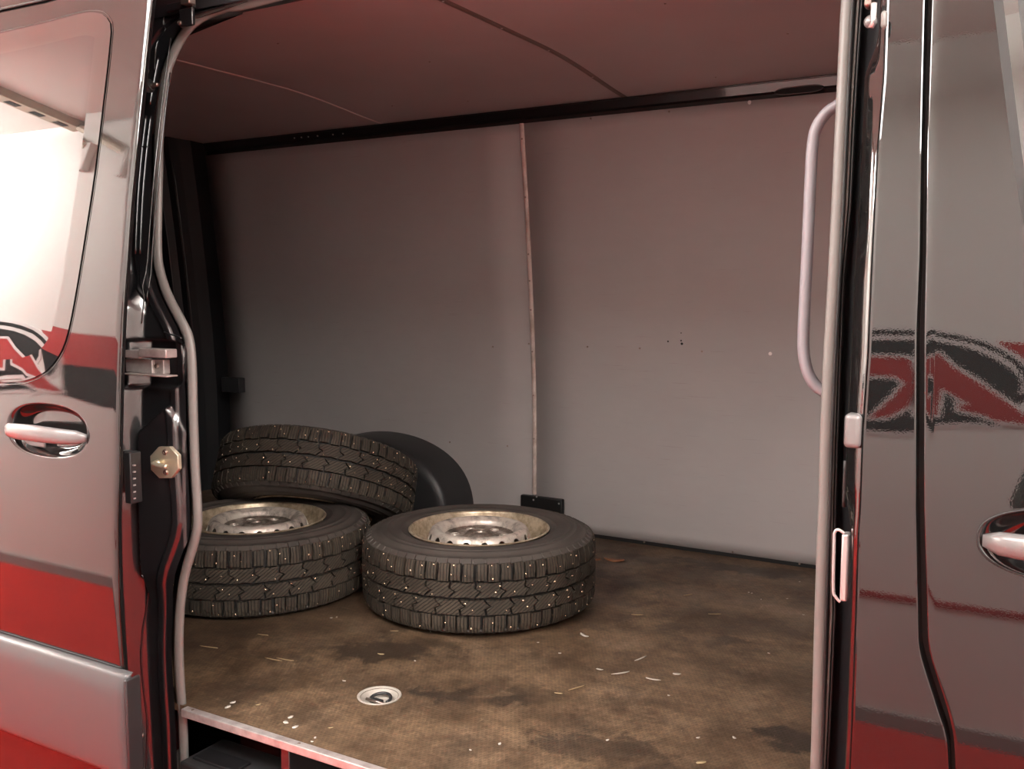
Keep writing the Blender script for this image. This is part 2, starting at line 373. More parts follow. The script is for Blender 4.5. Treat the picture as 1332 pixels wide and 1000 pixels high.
# ---- sliding door
sd = sub('sliding_door', 'open sliding door pushed back over the rear side')
edge = track([(197,0),(185.5,109),(177,190),(173,229),(169,270),(165,330),(159,410),(156,488),(153.5,627),(152,687),(155,803),(160,874),(167,1000)], YD, s_door)
HC = PS(63, 560, YD, s_door); HE = PS(114, 572, YD, s_door); HW = PS(10, 552, YD, s_door)
HCX, HCZ = (HE.x+HW.x)/2, HC.z; HRX = (HE.x-HW.x)/2; HRZ = .0565
def dish(x, z, cx, cz, rx, rz, depth=.03):
    q = (abs((x-cx)/rx)**2.4 + abs((z-cz)/rz)**2.4)
    return depth*sm(1.02, .35, q) if q < 1.02 else 0
def door_pt(x, z): return (x, YD + s_door(z) + dish(x, z, HCX, HCZ, HRX, HRZ), z)
us = lin(0, 1, 2)
XL = -2.95
xs = sorted(set([round(v, 4) for v in lin(HCX-HRX*1.1, HCX+HRX*1.1, 90)] + [round(v, 4) for v in lin(XL, HCX-HRX*1.1, 20)]))
tsr = lin(0, 1, 10)[1:]
zs = sorted(set([round(v, 4) for v in lin(HCZ-HRZ*1.1, HCZ+HRZ*1.1, 60)] + [round(v, 4) for v in lin(-.42, HCZ-HRZ*1.1, 45)] + [round(v, 4) for v in lin(HCZ+HRZ*1.1, 1.70, 60)]))
xr = xs[-1]
def dg(u, z):
    if u <= len(xs)-1: return door_pt(xs[int(u)], z)
    t = u-(len(xs)-1); e = edge(z); x = xr + (e-xr)*t/9
    rnd = .002*sm(8., 9, t)**2
    p = door_pt(x, z); return (p[0], p[1]+rnd, p[2])
grid('outer_panel', list(range(len(xs)+9)), zs, dg, paint, sd, thick=.004, flip=False)
# door thickness: inner shell edge behind the skin
mb = MB(); ez = lin(-.42, 1.70, 90)
V = []; 
for z in ez:
    e = edge(z); y = YD+s_door(z)
    V += [(e-.0005, y+.002, z), (e-.002, y+.008, z), (e-.010, y+.018, z), (e-.05, y+.05, z)]
Fq = [(j*4+i, j*4+i+1, (j+1)*4+i+1, (j+1)*4+i) for j in range(len(ez)-1) for i in range(3)]
mk('door_edge', V, Fq, mat('unlit_edge_paint', (.008, .008, .009), .55, spec=.25), sd, True)
grid('inner_panel', [XL, -2.4, -2.0, -1.70], lin(-.42, 1.70, 12), lambda x, z: (x, YD+s_door(z)+.06, z), jpaint, sd)
# window in the sliding door
wpx = [(0,41),(60,27),(110,14),(130,13.5),(141,19),(147,30),(147,46),(141,104),(127,220),(111,325),(98,402),(88,445),(76,470),(60,487),(38,497),(18,500),(0,500)]
wp = [PS(a, b, YD, s_door) for a, b in wpx]
wpoly = [(p.x, p.z) for p in spline([(p.x, 0, p.z) for p in wp], 6)]
zt = wpoly[0][1]; zb = wpoly[-1][1]
wl = [(-2.75, zb+.01), (-2.79, zb+.05), (-2.78, (zt+zb)/2), (-2.74, zt-.06), (-2.70, zt-.01)]
wpoly = wpoly + [(-2.4, zb-.0)] + wl + [(-2.45, zt+.0)]
def resample(poly, n):
    pts = [Vector(p) for p in poly]; L = [0]
    for i in range(len(pts)): L.append(L[-1]+(pts[(i+1) % len(pts)]-pts[i]).length)
    out = []; k = 0
    for j in range(n):
        t = L[-1]*j/n
        while L[k+1] < t: k += 1
        a = pts[k]; b = pts[(k+1) % len(pts)]; out.append(a+(b-a)*((t-L[k])/max(1e-9, L[k+1]-L[k])))
    return out
def inset(poly, d):                       # shrink a convex-ish loop by d
    n = len(poly); out = []; ar = sum(poly[i].x*poly[(i+1) % n].y-poly[(i+1) % n].x*poly[i].y for i in range(n)); sg = -1 if ar > 0 else 1
    for i in range(n):
        t = (poly[(i+2) % n]-poly[(i-2) % n]).normalized(); out.append(poly[i]+Vector((t.y, -t.x))*d*sg)
    return out
W0p = resample(wpoly, 160)
def ringstrip(name, A, B, yo, m, parent, s, Y0, ya=None):
    n = len(A); V = [(p.x, Y0+s(p.y)+(ya if ya is not None else yo), p.y) for p in A] + [(p.x, Y0+s(p.y)+yo, p.y) for p in B]
    return mk(name, V, [(i, (i+1) % n, n+(i+1) % n, n+i) for i in range(n)], m, parent, True)
def pane(name, poly, yo, m, parent, s, Y0, k=14):
    n = len(poly); c = sum(poly, Vector((0, 0)))/n; V = []
    for r in range(k):
        t = 1-r/k
        for p in poly: q = c+(p-c)*t; V.append((q.x, Y0+s(q.y)+yo, q.y))
    V.append((c.x, Y0+s(c.y)+yo, c.y)); F = []
    for r in range(k-1):
        for i in range(n): F.append((r*n+i, r*n+(i+1) % n, (r+1)*n+(i+1) % n, (r+1)*n+i))
    F += [((k-1)*n+i, (k-1)*n+(i+1) % n, len(V)-1) for i in range(n)]
    return mk(name, V, F, m, parent, True)
win = W0p; g1 = inset(win, .006); g2 = inset(win, .055)
ringstrip('window_gap', win, g1, .0025, blackrub, sd, s_door, YD, -.0008)
ringstrip('glass_border', g1, g2, -.0035, frit, sd, s_door, YD, -.0022)
pane('window_glass', g2, -.0035, glass, sd, s_door, YD)
# door handle
def handle(parent, cx, cz, hx, Y0, s, left=True):
    y = Y0+s(cz); V = []; pts = []
    for i in range(15):
        t = i/14; x = cx-hx+2*hx*t; yo = -.030+.030*abs(2*t-1)**3.0; pts.append(Vector((x, y+yo, cz+.004*cos(pi*(t-.5))-.003)))
    V = []; k = 14
    for i, p in enumerate(pts):
        t = i/14; h = .0175-.004*abs(2*t-1)**2; d = .011
        if i in (0, 14): h *= .55; d *= .5
        for j in range(k):
            a = 2*pi*j/k; V.append((p.x, p.y+d*cos(a), p.z+h*(abs(sin(a))**.75)*(1 if sin(a) > 0 else -1)))
    F = [(i*k+j, i*k+(j+1) % k, (i+1)*k+(j+1) % k, (i+1)*k+j) for i in range(14) for j in range(k)]
    F += [tuple(range(k)), tuple(14*k+j for j in range(k))]
    o = mk('door_handle', V, F, silver, parent, True); o['label'] = 'silver handle bar in a rounded recess'; return o
handle(sd, HCX, HCZ-.003, HRX*.97, YD, s_door)
MB().box((HCX-HRX*.78, YD+s_door(HCZ)+.012, HCZ-.042), (HCX-HRX*.2, YD+s_door(HCZ)+.0175, HCZ-.014)).build('lock_cover', silver, sd, bevel=.004)
# side moulding
mt = [PS(0, 833, YD-.02, s_door), PS(160, 878, YD-.02, s_door)]; mz1 = .5*(mt[0].z+mt[1].z); mbz = PS(60, 977, YD-.02, s_door).z
mx1 = PS(165, 935, YD-.02, s_door).x
prof = [(0, mz1+.004), (-.014, mz1+.001), (-.021, mz1-.010), (-.027, mz1-.04), (-.029, (mz1+mbz)/2), (-.026, mbz+.03), (-.018, mbz+.008), (0, mbz-.001)]
pf = spline([(0, a, b) for a, b in prof], 4); V = []; xs2 = [XL, -2.3, mx1-.02, mx1-.008, mx1-.002, mx1]; sh = [1, 1, 1, .97, .85, .3]
for x, k_ in zip(xs2, sh):
    for p in pf: V.append((x, YD+s_door(p.z)+p.y*k_-.0005, p.z))
n_ = len(pf); F = [(i*n_+j, i*n_+j+1, (i+1)*n_+j+1, (i+1)*n_+j) for i in range(len(xs2)-1) for j in range(n_-1)]
mould = mk('side_moulding', V, F, greypl, sd, True); mould['label'] = 'grey plastic rubbing strip'
MB().box((mx1-.001, YD-.024, mbz+.004), (mx1+.006, YD+.012, mz1-.004)).build('moulding_end_cap', blackpl, sd, bevel=.003)
MB().tube([(XL, YD+s_door(mz1)-.001, mz1+.006), (edge(mz1)-.004, YD+s_door(mz1)-.001, mz1+.006)], .0022, 6).build('moulding_gasket', blackrub, sd, True)
MB().tube([(XL, YD+s_door(mbz)-.001, mbz-.004), (edge(mbz)-.004, YD+s_door(mbz)-.001, mbz-.004)], .0018, 6).build('moulding_gasket', chrome, sd, True)
gt = [PS(0, 12, YD-.004, s_door), PS(56, 0, YD-.004, s_door)]
MB().tube([(XL, gt[0].y, gt[0].z), gt[0], gt[1], (-1.62, gt[1].y+.004, gt[1].z+.01)], .003, 8).build('upper_gutter', blackrub, sd, True)

# ---- jamb at the rear of the opening (C pillar) and seal
sealpx = [(330,2.5),(297,8),(264,21),(246,36),(234,53),(224,74),(217.5,93),(211.5,132),(207,180),(206,231),(204.8,290),(205,330),(208,352),(214.5,374),(222,392),(231,409),(239,424),(246,441),(249.5,472),(251,528),(253.5,604),(256.5,655),(257,680),(254.5,697),(250,714),(244,733),(238.5,757),(234.5,790),(233,820),(233,855),(235,895),(238,940),(240,1000),(241,1060)]
YS = 1.425
seal3 = [PS(a, b, YS) for a, b in sealpx]
sl = [(p.z, p.x) for p in seal3]
def xseal(z):
    q = sorted(sl)
    if z <= q[0][0]: return q[0][1]
    if z >= q[-1][0]: return q[-1][1]
    for (z0, x0), (z1, x1) in zip(q, q[1:]):
        if z <= z1: return x0+(x1-x0)*(z-z0)/(z1-z0)
T0 = track([(1095,0),(1088.4,132),(1082.5,264),(1077.6,363),(1071,478),(1067.7,561),(1065,660),(1061,779),(1056,966)], YS)
ZT = seal3[0].z
top = [Vector((-1.10, YS+s_body(ZT+.02), ZT+.02)), Vector((-.75, YS+s_body(ZT+.025), ZT+.025)), Vector((-.42, YS+s_body(ZT+.02), ZT+.02)), Vector((-.34, YS+s_body(ZT-.01), ZT-.01)), Vector((-.305, YS+s_body(ZT-.07), ZT-.07))]
bpath = [Vector((T0(z)+.008, YS+s_body(z), z)) for z in lin(ZT-.15, -.12, 26)]
botp = [Vector((-.31, YS+.01, -.2)), Vector((-.40, YS+.01, -.25)), Vector((-.9, YS+.01, -.25)), Vector((-1.5, YS+.01, -.25))]
lower = seal3[-1]; leftb = [Vector((lower.x, lower.y, -.12)), Vector((lower.x-.0, lower.y, -.2))]
path = spline(botp[::-1][0:1]+leftb[::-1]+seal3[::-1]+top+bpath+botp[:-1], 4)
V_(MB().tube(path, .0082, 12, up=(0, 1, 0), ry=[.0125 if p.x < -1.2 else .0092 for p in path]).build('door_seal', rubber, None, True))
mbl = MB()
mbl.tube([p+Vector((-.0085 if p.x < -1 else .0085, -.003, 0)) for p in path], .003, 6, up=(0, 1, 0)); V_(mbl.build('seal_lip', blackrub, None, True))
# jamb sheet with pressed shapes
PK = (P(150, 440, 1.42), P(238, 507, 1.42)); TR = [PS(a, b, 1.38) for a, b in ((212, 528), (190, 560), (188, 660), (233, 560), (234, 660))]
TRA, TRB, TRC = P(219, 527, 1.40), P(186, 560, 1.40), P(236, 562, 1.40)
def jamb_y(x, z):
    e = xseal(z); u = x-e               # distance from the seal, negative
    y = 1.405+s_body(z)
    y -= .048*sm(-1.775, -1.805, x)*(1-sm(.88, .98, z))     # outer flange stands proud
    y -= .012*sm(-.018, -.024, u)*sm(-.046, -.038, u)*.6*(1-sm(.95, 1.0, z))
    # pocket round the rail bracket
    cz = (PK[0].z+PK[1].z)/2; hz = abs(PK[0].z-PK[1].z)/2; cx = (PK[0].x+PK[1].x)/2; hx = abs(PK[1].x-PK[0].x)/2
    q = (abs((x-cx)/hx)**5+abs((z-cz)/hz)**5); y += .022*sm(1.15, .75, q)
    # raised facetted striker mount
    if TRC.z-.42 < z < TRA.z+.004:
        l = TRB.x + (TRA.x-TRB.x)*max(0, min(1, (z-TRB.z)/(TRA.z-TRB.z))); r = TRC.x + (TRA.x-TRC.x)*max(0, min(1, (z-TRC.z)/(TRA.z-TRC.z)))
        low = sm(TRC.z-.42, TRC.z-.30, z)
        h = (.004+.026*(r-x)/max(.01, r-l))*sm(l-.004, l+.004, x)*sm(r+.003, r-.007, x)*low*sm(TRA.z+.003, TRA.z-.01, z)
        y -= h
    # long channel of the upper part
    y += .010*sm(-.052, -.058, u)*sm(-.082, -.074, u)*sm(.86, .95, z)
    return y
jz = lin(-.40, ZT-.001, 460)
def jg(t, z):
    e = xseal(z); x = e-.30*t; return (x, jamb_y(x, z), z)
V_(grid('rear_jamb', lin(0, 1, 120), jz, jg, jpaint))
V_(grid('header', lin(-2.0, -.05, 20), lin(ZT-.001, 1.74, 10), lambda x, z: (x, 1.40+s_body(z), z), jpaint))
# thin pressed ribs on the jamb
for off, z0, z1 in ((-1.782, .86, 1.50), (-1.768, .90, 1.42)):
    V_(MB().tube([(off, jamb_y(off, z)-.001, z) for z in lin(z0, z1, 24)], .0018, 6).build('pressed_rib', jpaint, None, True))
for pa in (((212, 2), (209, 30), (200, 60), (198, 90)), ((203, 75), (198, 100), (192, 135)), ((187, 150), (181, 200), (176, 260), (173, 330)), ((193, 150), (187, 200), (182, 260), (179, 330)), ((176, 190), (190, 190.5)), ((176, 400), (174, 440)), ((214, 432), (233, 440))):
    q_ = [P(a, b, 1.40) for a, b in pa]; q_ = [PS(a, b, 1.398) for a, b in pa]
    V_(MB().tube([(p.x, jamb_y(p.x, p.z)-.0008, p.z) for p in spline(q_, 6)], .0021, 6).build('pressed_rib', jpaint, None, True))
V_(MB().tube([(xseal(z)-.085, jamb_y(xseal(z)-.085, z)-.001, z) for z in lin(-.3, .30, 24)], .0025, 6).build('pressed_rib', jpaint, None, True))
# rail bracket
bk = sub('rail_bracket', 'pale metal guide bracket in the jamb pocket')
def pbox(x0, y0, x1, y1, Y, depth, m, name, parent, bev=.002):
    a = P(x0, y0, Y); b = P(x1, y1, Y)
    o = MB().box((min(a.x, b.x), Y, min(a.z, b.z)), (max(a.x, b.x), Y+depth, max(a.z, b.z))).build(name, m, parent, bevel=bev)
    return o
yb = jamb_y(-1.75, .8)
pbox(180, 453, 216, 466, 1.368, .03, dirtal, 'bracket_top', bk); pbox(162, 455, 181, 466, 1.372, .03, dirtal, 'bracket_top', bk)
pbox(163, 466, 198, 486, 1.385, .02, dirtal, 'bracket_body', bk); pbox(196, 467, 213, 487, 1.390, .018, dirtal, 'bracket_body', bk)
pbox(160, 485, 217, 491, 1.368, .03, dirtal, 'bracket_foot', bk)
def bolt(p, r, m, parent, axis='y', name='bolt', h=.004):
    M = Matrix.Translation(p) @ (Matrix.Rotation(pi/2, 4, 'X') if axis == 'y' else Matrix.Rotation(pi/2, 4, 'Y'))
    mb = MB().lathe([(0, -.002), (r, -.002), (r, h*.6), (r*.85, h), (r*.45, h), (r*.4, h*.5), (0, h*.5)], 20, M=M)
    o = mb.build(name, m, parent, True, sharp=40); return o
bolt(P(204, 476, 1.389), .0055, bolt_m, bk)
# striker plate
st = sub('striker', 'pale yellow eight-sided striker plate with a hooked pin')
sy = min(jamb_y(P(q, 601, 1.37).x, P(q, 601, 1.37).z) for q in range(193, 234, 3))-.001
op = [(206,581),(220,581),(231,592),(232,610),(222,622),(207,622),(196,611),(195,593)]
MB().prism(op, lambda p: P(p[0], p[1], sy-.004)+Vector((0, .010, 0)), lambda p: P(p[0], p[1], sy-.004)).build('striker_plate', zinc, st, bevel=.0012)
for q in ((215, 588), (216, 614)): bolt(P(*q, sy-.004), .0062, bolt_m, st)
c0 = P(207, 602, sy-.004); pp = [c0, c0+Vector((0, -.010, 0)), c0+Vector((.004, -.016, 0)), c0+Vector((.026, -.018, -.001)), c0+Vector((.044, -.017, -.001))]
MB().tube(spline(pp, 5), [.0062]*10+[.0052]*11, 12).build('striker_pin', zinc, st, True)
MB().tube([c0+Vector((0, -.002, 0)), c0+Vector((0, -.008, 0))], .0085, 16).build('pin_collar', zinc, st, True)
# contact strip, stops and bolts on the jamb
cs = sub('contact_block', 'black plastic strip with small metal contacts')
yc = 1.33
pbox(160, 588, 171, 656, yc, .03, blackpl, 'block_body', cs, .003); pbox(156, 586, 166, 600, yc+.004, .02, blackpl, 'block_tab', cs)
for i in range(6): pbox(170, 604+i*8.6, 174, 606.5+i*8.6, yc+.006, .006, chrome, 'contact', cs, .0004)
def stop_pin(px, py, Y, name='stop_pin', big=1):
    t = sub(name); c = P(px, py, Y)
    MB().lathe([(0, 0), (.014*big, 0), (.015*big, .006), (.011*big, .010), (.009*big, .014), (0, .014)], 24, M=Matrix.Translation(c) @ Matrix.Rotation(pi/2, 4, 'Y')).build('pin_base', blackrub, t, True, sharp=40)
    MB().tube([c+Vector((.012, 0, 0)), c+Vector((.030, 0, 0)), c+Vector((.034, 0, 0))], [.0052*big, .005*big, .0035*big], 14).build('pin_tip', bolt_m, t, True)
stop_pin(192, 112, 1.46); stop_pin(173, 952, 1.30)
for q, y_ in (((185, 140), 1.455), ((191, 92), 1.475), ((176, 935), 1.35)): V_(bolt(P(*q, y_), .0055, bolt_m, None))
V_(pbox(172, 925, 181, 985, 1.30, .01, jpaint, 'lower_tab', None, .004))
V_(bolt(P(234, 30, 1.512), .005, bolt_m, None))
V_(pbox(232, 12, 250, 32, 1.512, .01, jpaint, 'upper_tab', None, .003))
um = sub('upper_bracket', 'small metal bracket at the top corner of the opening')
pbox(234, -6, 246, 4, 1.50, .02, bolt_m, 'bracket_pin', um, .003); pbox(216, 5, 250, 9, 1.52, .012, jpaint, 'bracket_plate', um, .002)
# rear side of the body behind the sliding door
V_(grid('rear_quarter_panel', lin(-3.95, -1.88, 14), lin(-.42, 1.78, 50), lambda x, z: (x, YB+s_body(z)+.012, z), paint, thick=.003))
# ---- B pillar
t1 = [(1110.6,0),(1102,132),(1095.7,264),(1086.5,363),(1082,478),(1079,561),(1076,660),(1075.5,796),(1069.7,932),(1066,1000)]
T1 = track(t1, YS)
tk = [(1119.5,0),(1114,82),(1110,198),(1104,297),(1098,363),(1094,462),(1090,561),(1087,660),(1085,796),(1079,932),(1076,1000)]
TK = track(tk, 1.45)
T2 = track([(1146,-60),(1145,0),(1143,40),(1139,60),(1127,90),(1124.5,99),(1120,198),(1115.5,297),(1110.6,363),(1107,462),(1101,561),(1099.5,640),(1105,677),(1108,740),(1110.5,820),(1105,942),(1103,1000)], 1.322)
T3 = track([(1155,-60),(1153.5,0),(1150,99),(1142,198),(1137,297),(1134,363),(1129.7,462),(1122.8,561),(1119.5,660),(1117,694),(1114,796),(1109,932),(1106,1000)], YB)
T4p = [(1203.6,0),(1199.7,165),(1197,330),(1193,429),(1192,660),(1194,762),(1195.6,837),(1199,855),(1204,872),(1212,897),(1221,925),(1229,948),(1233,966),(1234.7,1000),(1237,1060),(1240,1150)]
T4 = track(T4p, YB); T5 = track([(1211,0),(1206,165),(1203.5,330),(1201.5,429),(1201,660),(1204,762),(1206,837),(1210,856),(1216,875),(1225,902),(1233,928),(1238,950),(1240.5,968),(1242,1000),(1244.5,1060),(1247.5,1150)], YB)
pz = lin(-.42, 1.76, 260)
bp = sub('centre_pillar', 'glossy black pillar between side opening and front door')
def sheet(name, tracks, mat_, parent, sub_n=6, zlist=pz, flip=False):
    # tracks: list of (X(z), Y0, round) ; smooth across
    V = []; row = None
    for z in zlist:
        r = []
        for (a, ya), (b, yb_) in zip(tracks, tracks[1:]):
            for k in range(sub_n):
                t = k/sub_n; r.append((a(z)+(b(z)-a(z))*t, (ya+(yb_-ya)*t)+s_body(z), z))
        a, ya = tracks[-1]; r.append((a(z), ya+s_body(z), z)); row = len(r); V += r
    F = [(j*row+i, j*row+i+1, (j+1)*row+i+1, (j+1)*row+i) for j in range(len(zlist)-1) for i in range(row-1)]
    return mk(name, V, F, mat_, parent, True, fix=False)
def off(f, d): return lambda z: f(z)+d
sheet('seal_flange', [(off(T0, .0), YS+.05), (off(T0, .004), YS+.012), (T1, YS+.004), (off(TK, 0), YS+.03)], blackrub, bp, 3)
sheet('pillar_recess', [(off(TK, -.001), YS+.030), (off(TK, .003), YS+.028), (off(T2, -.006), 1.405), (off(T2, -.001), 1.37), (T2, 1.325)], jpaint, bp, 4)
o = sheet('pillar_bevel', [(T2, 1.325), (off(T2, .002), 1.3215), (off(T3, -.008), 1.307), (off(T3, -.002), 1.3035), (off(T3, -.0012), 1.3025)], paint, bp, 3)
o = sheet('pillar_crease', [(off(T3, -.0012), 1.3025), (off(T3, -.0004), 1.3042), (off(T3, .0006), 1.3008)], paint, bp, 2)
sheet('pillar_panel', [(off(T3, .0006), 1.3008), (off(T3, .003), YB), (off(T3, .005), YB), (off(T4, -.0045), YB), (off(T4, -.0025), YB), (off(T4, -.0008), YB+.0009), (T4, YB+.006), (off(T4, .0005), YB+.03)], paint, bp, 5)
sheet('door_gap', [(off(T4, .0005), YB+.026), (off(T5, 0), YB+.026)], blackrub, bp, 2)
# thin dark lines of the moulded seal
for d, r_, mm in ((.0055, .0022, rubber), (.0105, .0016, blackrub)):
    V_(MB().tube([(T1(z)+d, YS+.004+s_body(z), z) for z in lin(-.4, 1.7, 60)], r_, 6).build('seal_lip', mm, None, True))
# chrome latch loop, silver catch and upper hinge pieces
lc = sub('latch_loop', 'bright metal latch loop on the centre pillar')
yl = 1.37
a0 = P(1083, 690, yl); a1 = P(1103, 785, yl)
MB().box((a1.x-.0105, yl-.008, a1.z+.004), (a1.x, yl+.012, a0.z-.001)).build('latch_face', chrome, lc, bevel=.003)
lp = [P(1099, 694, yl-.006), P(1091, 689, yl-.006), P(1086, 692, yl-.006), P(1085, 705, yl-.006), P(1084, 765, yl-.006), P(1087, 776, yl-.006), P(1093, 783, yl-.006)]
MB().tube(spline(lp, 6), .0022, 8).build('latch_wire', chrome, lc, True)
ct = sub('silver_catch', 'small rounded silver catch on the pillar edge')
a0 = P(1101, 536, 1.33); a1 = P(1122, 582, 1.33)
o = MB().box((a0.x, 1.312, a1.z), (a1.x, 1.35, a0.z)).build('catch_body', silver, ct, bevel=.007, seg=4)
V_(MB().tube([(P(1099, 600, 1.40).x, 1.405, z) for z in lin(P(1099, 660, 1.4).z, P(1099, 600, 1.4).z, 6)], .003, 8).build('latch_cable', blackrub, None, True))
hz_ = sub('upper_runner', 'metal roller runner at the top of the pillar')
pbox(1124, -20, 1134, 8, 1.40, .02, bolt_m, 'runner_arm', hz_, .004)
MB().lathe([(0, 0), (.008, 0), (.009, .004), (.006, .008), (0, .009)], 20, M=Matrix.Translation(P(1133, 29, 1.395)) @ Matrix.Rotation(pi/2, 4, 'X')).build('roller', silver, hz_, True)
MB().tube([P(1137, 4, 1.39), P(1136, 24, 1.39), P(1133, 36, 1.39)], .004, 8).build('runner_link', chrome, hz_, True)
o = MB().box((P(1143.5, 10, 1.35).x, 1.362, P(1144, 34, 1.35).z), (P(1152, 10, 1.35).x, 1.372, P(1144, 10, 1.35).z)).build('buffer', rubber, hz_, bevel=.004)
# ---- front door
fd = sub('front_door', 'closed front passenger door at the right edge')
RZ = PS(1300, 702, YB).z; L_ = PS(1275, 702, YB).x; FHX, FHZ = L_+HRX*.98, RZ
FRZ = (PS(1330, 652, YB).z - PS(1330, 752, YB).z)/2
zsf = sorted(set([round(v, 4) for v in lin(FHZ-FRZ*1.1, FHZ+FRZ*1.1, 60)] + [round(v, 4) for v in lin(-.42, FHZ-FRZ*1.1, 70)] + [round(v, 4) for v in lin(FHZ+FRZ*1.1, 1.72, 60)]))
xf0 = L_-.003; xf = [round(v, 4) for v in lin(xf0, FHX+HRX*1.1, 90)] + [round(v, 4) for v in lin(FHX+HRX*1.1, 1.1, 16)[1:]]
def fg(u, z):
    x5 = T5(z)
    if u <= 9:
        t = u/9; x = x5+.003+(xf0-.0015-x5-.003)*max(0, (u-3)/6); rr = .020*max(0, 1-u/1.0) if u < 1 else 0
        if u == 0: return (x5, YB+s_body(z)+.026, z)
        if u == 1: return (x5+.0003, YB+s_body(z)+.0025, z)
        if u == 2: return (x5+.0013, YB+s_body(z)+.0004, z)
        return (x, YB+s_body(z), z)
    x = xf[int(u)-10]; return (x, YB+s_body(z)+dish(x, z, FHX, FHZ, HRX, FRZ, .032), z)
grid('outer_panel', list(range(10+len(xf))), zsf, fg, paint, fd)
handle(fd, FHX, FHZ+.000, HRX*.96, YB, s_body)
dl = [(FHX+HRX*1.005*(abs(cos(a))**(2/2.4))*(1 if cos(a) > 0 else -1), FHZ+FRZ*1.005*(abs(sin(a))**(2/2.4))*(1 if sin(a) > 0 else -1)) for a in lin(0, 2*pi, 60)[:-1]]
MB().tube([(x, YB+s_body(z)-.0006, z) for x, z in dl+dl[:1]], .0014, 6, caps=False).build('recess_gasket', blackrub, fd, True)
# front door window: rear edge slants forward going down
WE = track([(1290,-60),(1293,0),(1305,99),(1317,198),(1330,280),(1345,360),(1352,395)], YB-.002)
zwb = PS(1352, 395, YB).z
wz = lin(zwb, 1.70, 60)
def wsh(name, a, b, ya, yb_, m):
    V = []
    for z in wz: V += [(WE(z)+a, YB+s_body(z)+ya, z), (WE(z)+b, YB+s_body(z)+yb_, z)]
    F = [(2*i, 2*i+1, 2*i+3, 2*i+2) for i in range(len(wz)-1)]; return mk(name, V, F, m, fd, True)
wsh('window_gap', -.001, .010, -.0008, -.0015, blackrub)
wsh('window_frame', .010, .026, -.0015, -.004, frit); wsh('glass_seal', .026, .034, -.004, -.0025, blackrub)
V = []
for z in wz: V += [(WE(z)+.034, YB+s_body(z)-.0025, z), (1.0, YB+s_body(z)-.0025, z)]
mk('window_glass', V, [(2*i, 2*i+1, 2*i+3, 2*i+2) for i in range(len(wz)-1)], glass, fd, True)

# ---- grab handle inside the opening
gh = [(1100,132),(1088,138),(1075,147),(1062,166),(1057,190),(1054,240),(1050,330),(1046.5,400),(1045,450),(1049,478),(1057,496),(1068,507),(1082,511)]
g3 = [P(a, b, 1.52+.10*max(0, P(a, b, 1.52).z-.8)) for a, b in gh]
g3 = [g3[0]+Vector((.05, .0, .0))] + g3 + [g3[-1]+Vector((.05, 0, 0))]
o = V_(MB().tube(spline(g3, 6), .0092, 14).build('grab_handle', grabm, None, True)); o['label'] = 'grey tubular grab handle'

# ---- cargo floor, sill
FX0, FX1 = -3.62, -.16
o = V_(MB().box((FX0, 1.418, -.016), (FX1, 3.235, 0)).build('cargo_floor', fl)); o['label'] = 'brown stained anti-slip plywood floor'
ed = sub('sill_edging', 'worn aluminium edging along the floor')
MB().box((-1.672, 1.400, -.0165), (FX1-.1, 1.4195, .0022)).build('edging_strip', dirtal, ed, bevel=.002)
for x in (-1.645, -1.33, -1.02, -.7): MB().lathe([(0, .0022), (.0035, .0022), (.003, .0034), (0, .0036)], 12, M=Matrix.Translation((x, 1.410, 0))).build('screw', bolt_m, ed, True)
# step well below the floor edge
sw = sub('step_well', 'black step well below the floor edge')
MB().box((-1.70, 1.60, -.36), (-.2, 1.62, -.017)).build('well_back', jpaint, sw)
MB().box((-1.70, 1.30, -.30), (-.2, 1.60, -.27)).build('step_tread', blackpl, sw, bevel=.006)
dvx = P(378, 985, 1.425).x
MB().box((dvx-.012, 1.408, -.27), (dvx+.012, 1.60, -.017)).build('divider', jpaint, sw, bevel=.002)
MB().box((dvx+.50, 1.408, -.27), (dvx+.525, 1.60, -.017)).build('divider', jpaint, sw, bevel=.002)
bx0 = PZ(250, 985, -.10)
MB().box((bx0.x-.02, bx0.y-.02, -.17), (bx0.x+.20, bx0.y+.11, -.105)).build('step_bracket', blackpl, sw, bevel=.006)
MB().box((bx0.x+.0, bx0.y+.0, -.105), (bx0.x+.13, bx0.y+.05, -.098)).build('bracket_plate', jpaint, sw, bevel=.003)
MB().box((bx0.x+.05, bx0.y+.07, -.26), (bx0.x+.30, bx0.y+.09, -.19)).build('wiring_duct', blackpl, sw, bevel=.004)
# lashing cup
lpq = PZ(493.5, 905, 0)
lp_ = sub('lashing_point', 'pale round lashing cup sunk in the floor')
MT = Matrix.Translation((lpq.x, lpq.y, 0))
# (a real hole in the plywood)
cut = MB().lathe([(0, -.05), (.0435, -.05), (.0435, .05), (0, .05)], 40, M=MT).build('cutter', None); 
bo = o; fobj = [q for q in van.children if q.name.startswith('cargo_floor')][0]
def boolean(ob, cutter):
    m = ob.modifiers.new('b', 'BOOLEAN'); m.object = cutter; m.operation = 'DIFFERENCE'; m.solver = 'EXACT'
    dg_ = bpy.context.evaluated_depsgraph_get(); me = bpy.data.meshes.new_from_object(ob.evaluated_get(dg_)); ob.modifiers.remove(m)
    old = ob.data; ob.data = me; bpy.data.objects.remove(cutter)
bpy.context.view_layer.update(); boolean(fobj, cut)
cupm = mat('pale_cup_plastic', (.34, .31, .27), .5)
MB().lathe([(.0505, 0), (.0515, .0015), (.050, .003), (.0455, .002), (.040, -.006), (.0345, -.013), (.033, -.0155), (0, -.0155)], 48, M=MT).build('cup', cupm, lp_, True)
tr = [Vector((lpq.x+.024*cos(a), lpq.y+.004+.024*sin(a), -.008+.003*sin(a))) for a in lin(-.3, pi+.5, 28)]
MB().tube(tr, .0038, 10).build('lashing_ring', blackpl, lp_, True)
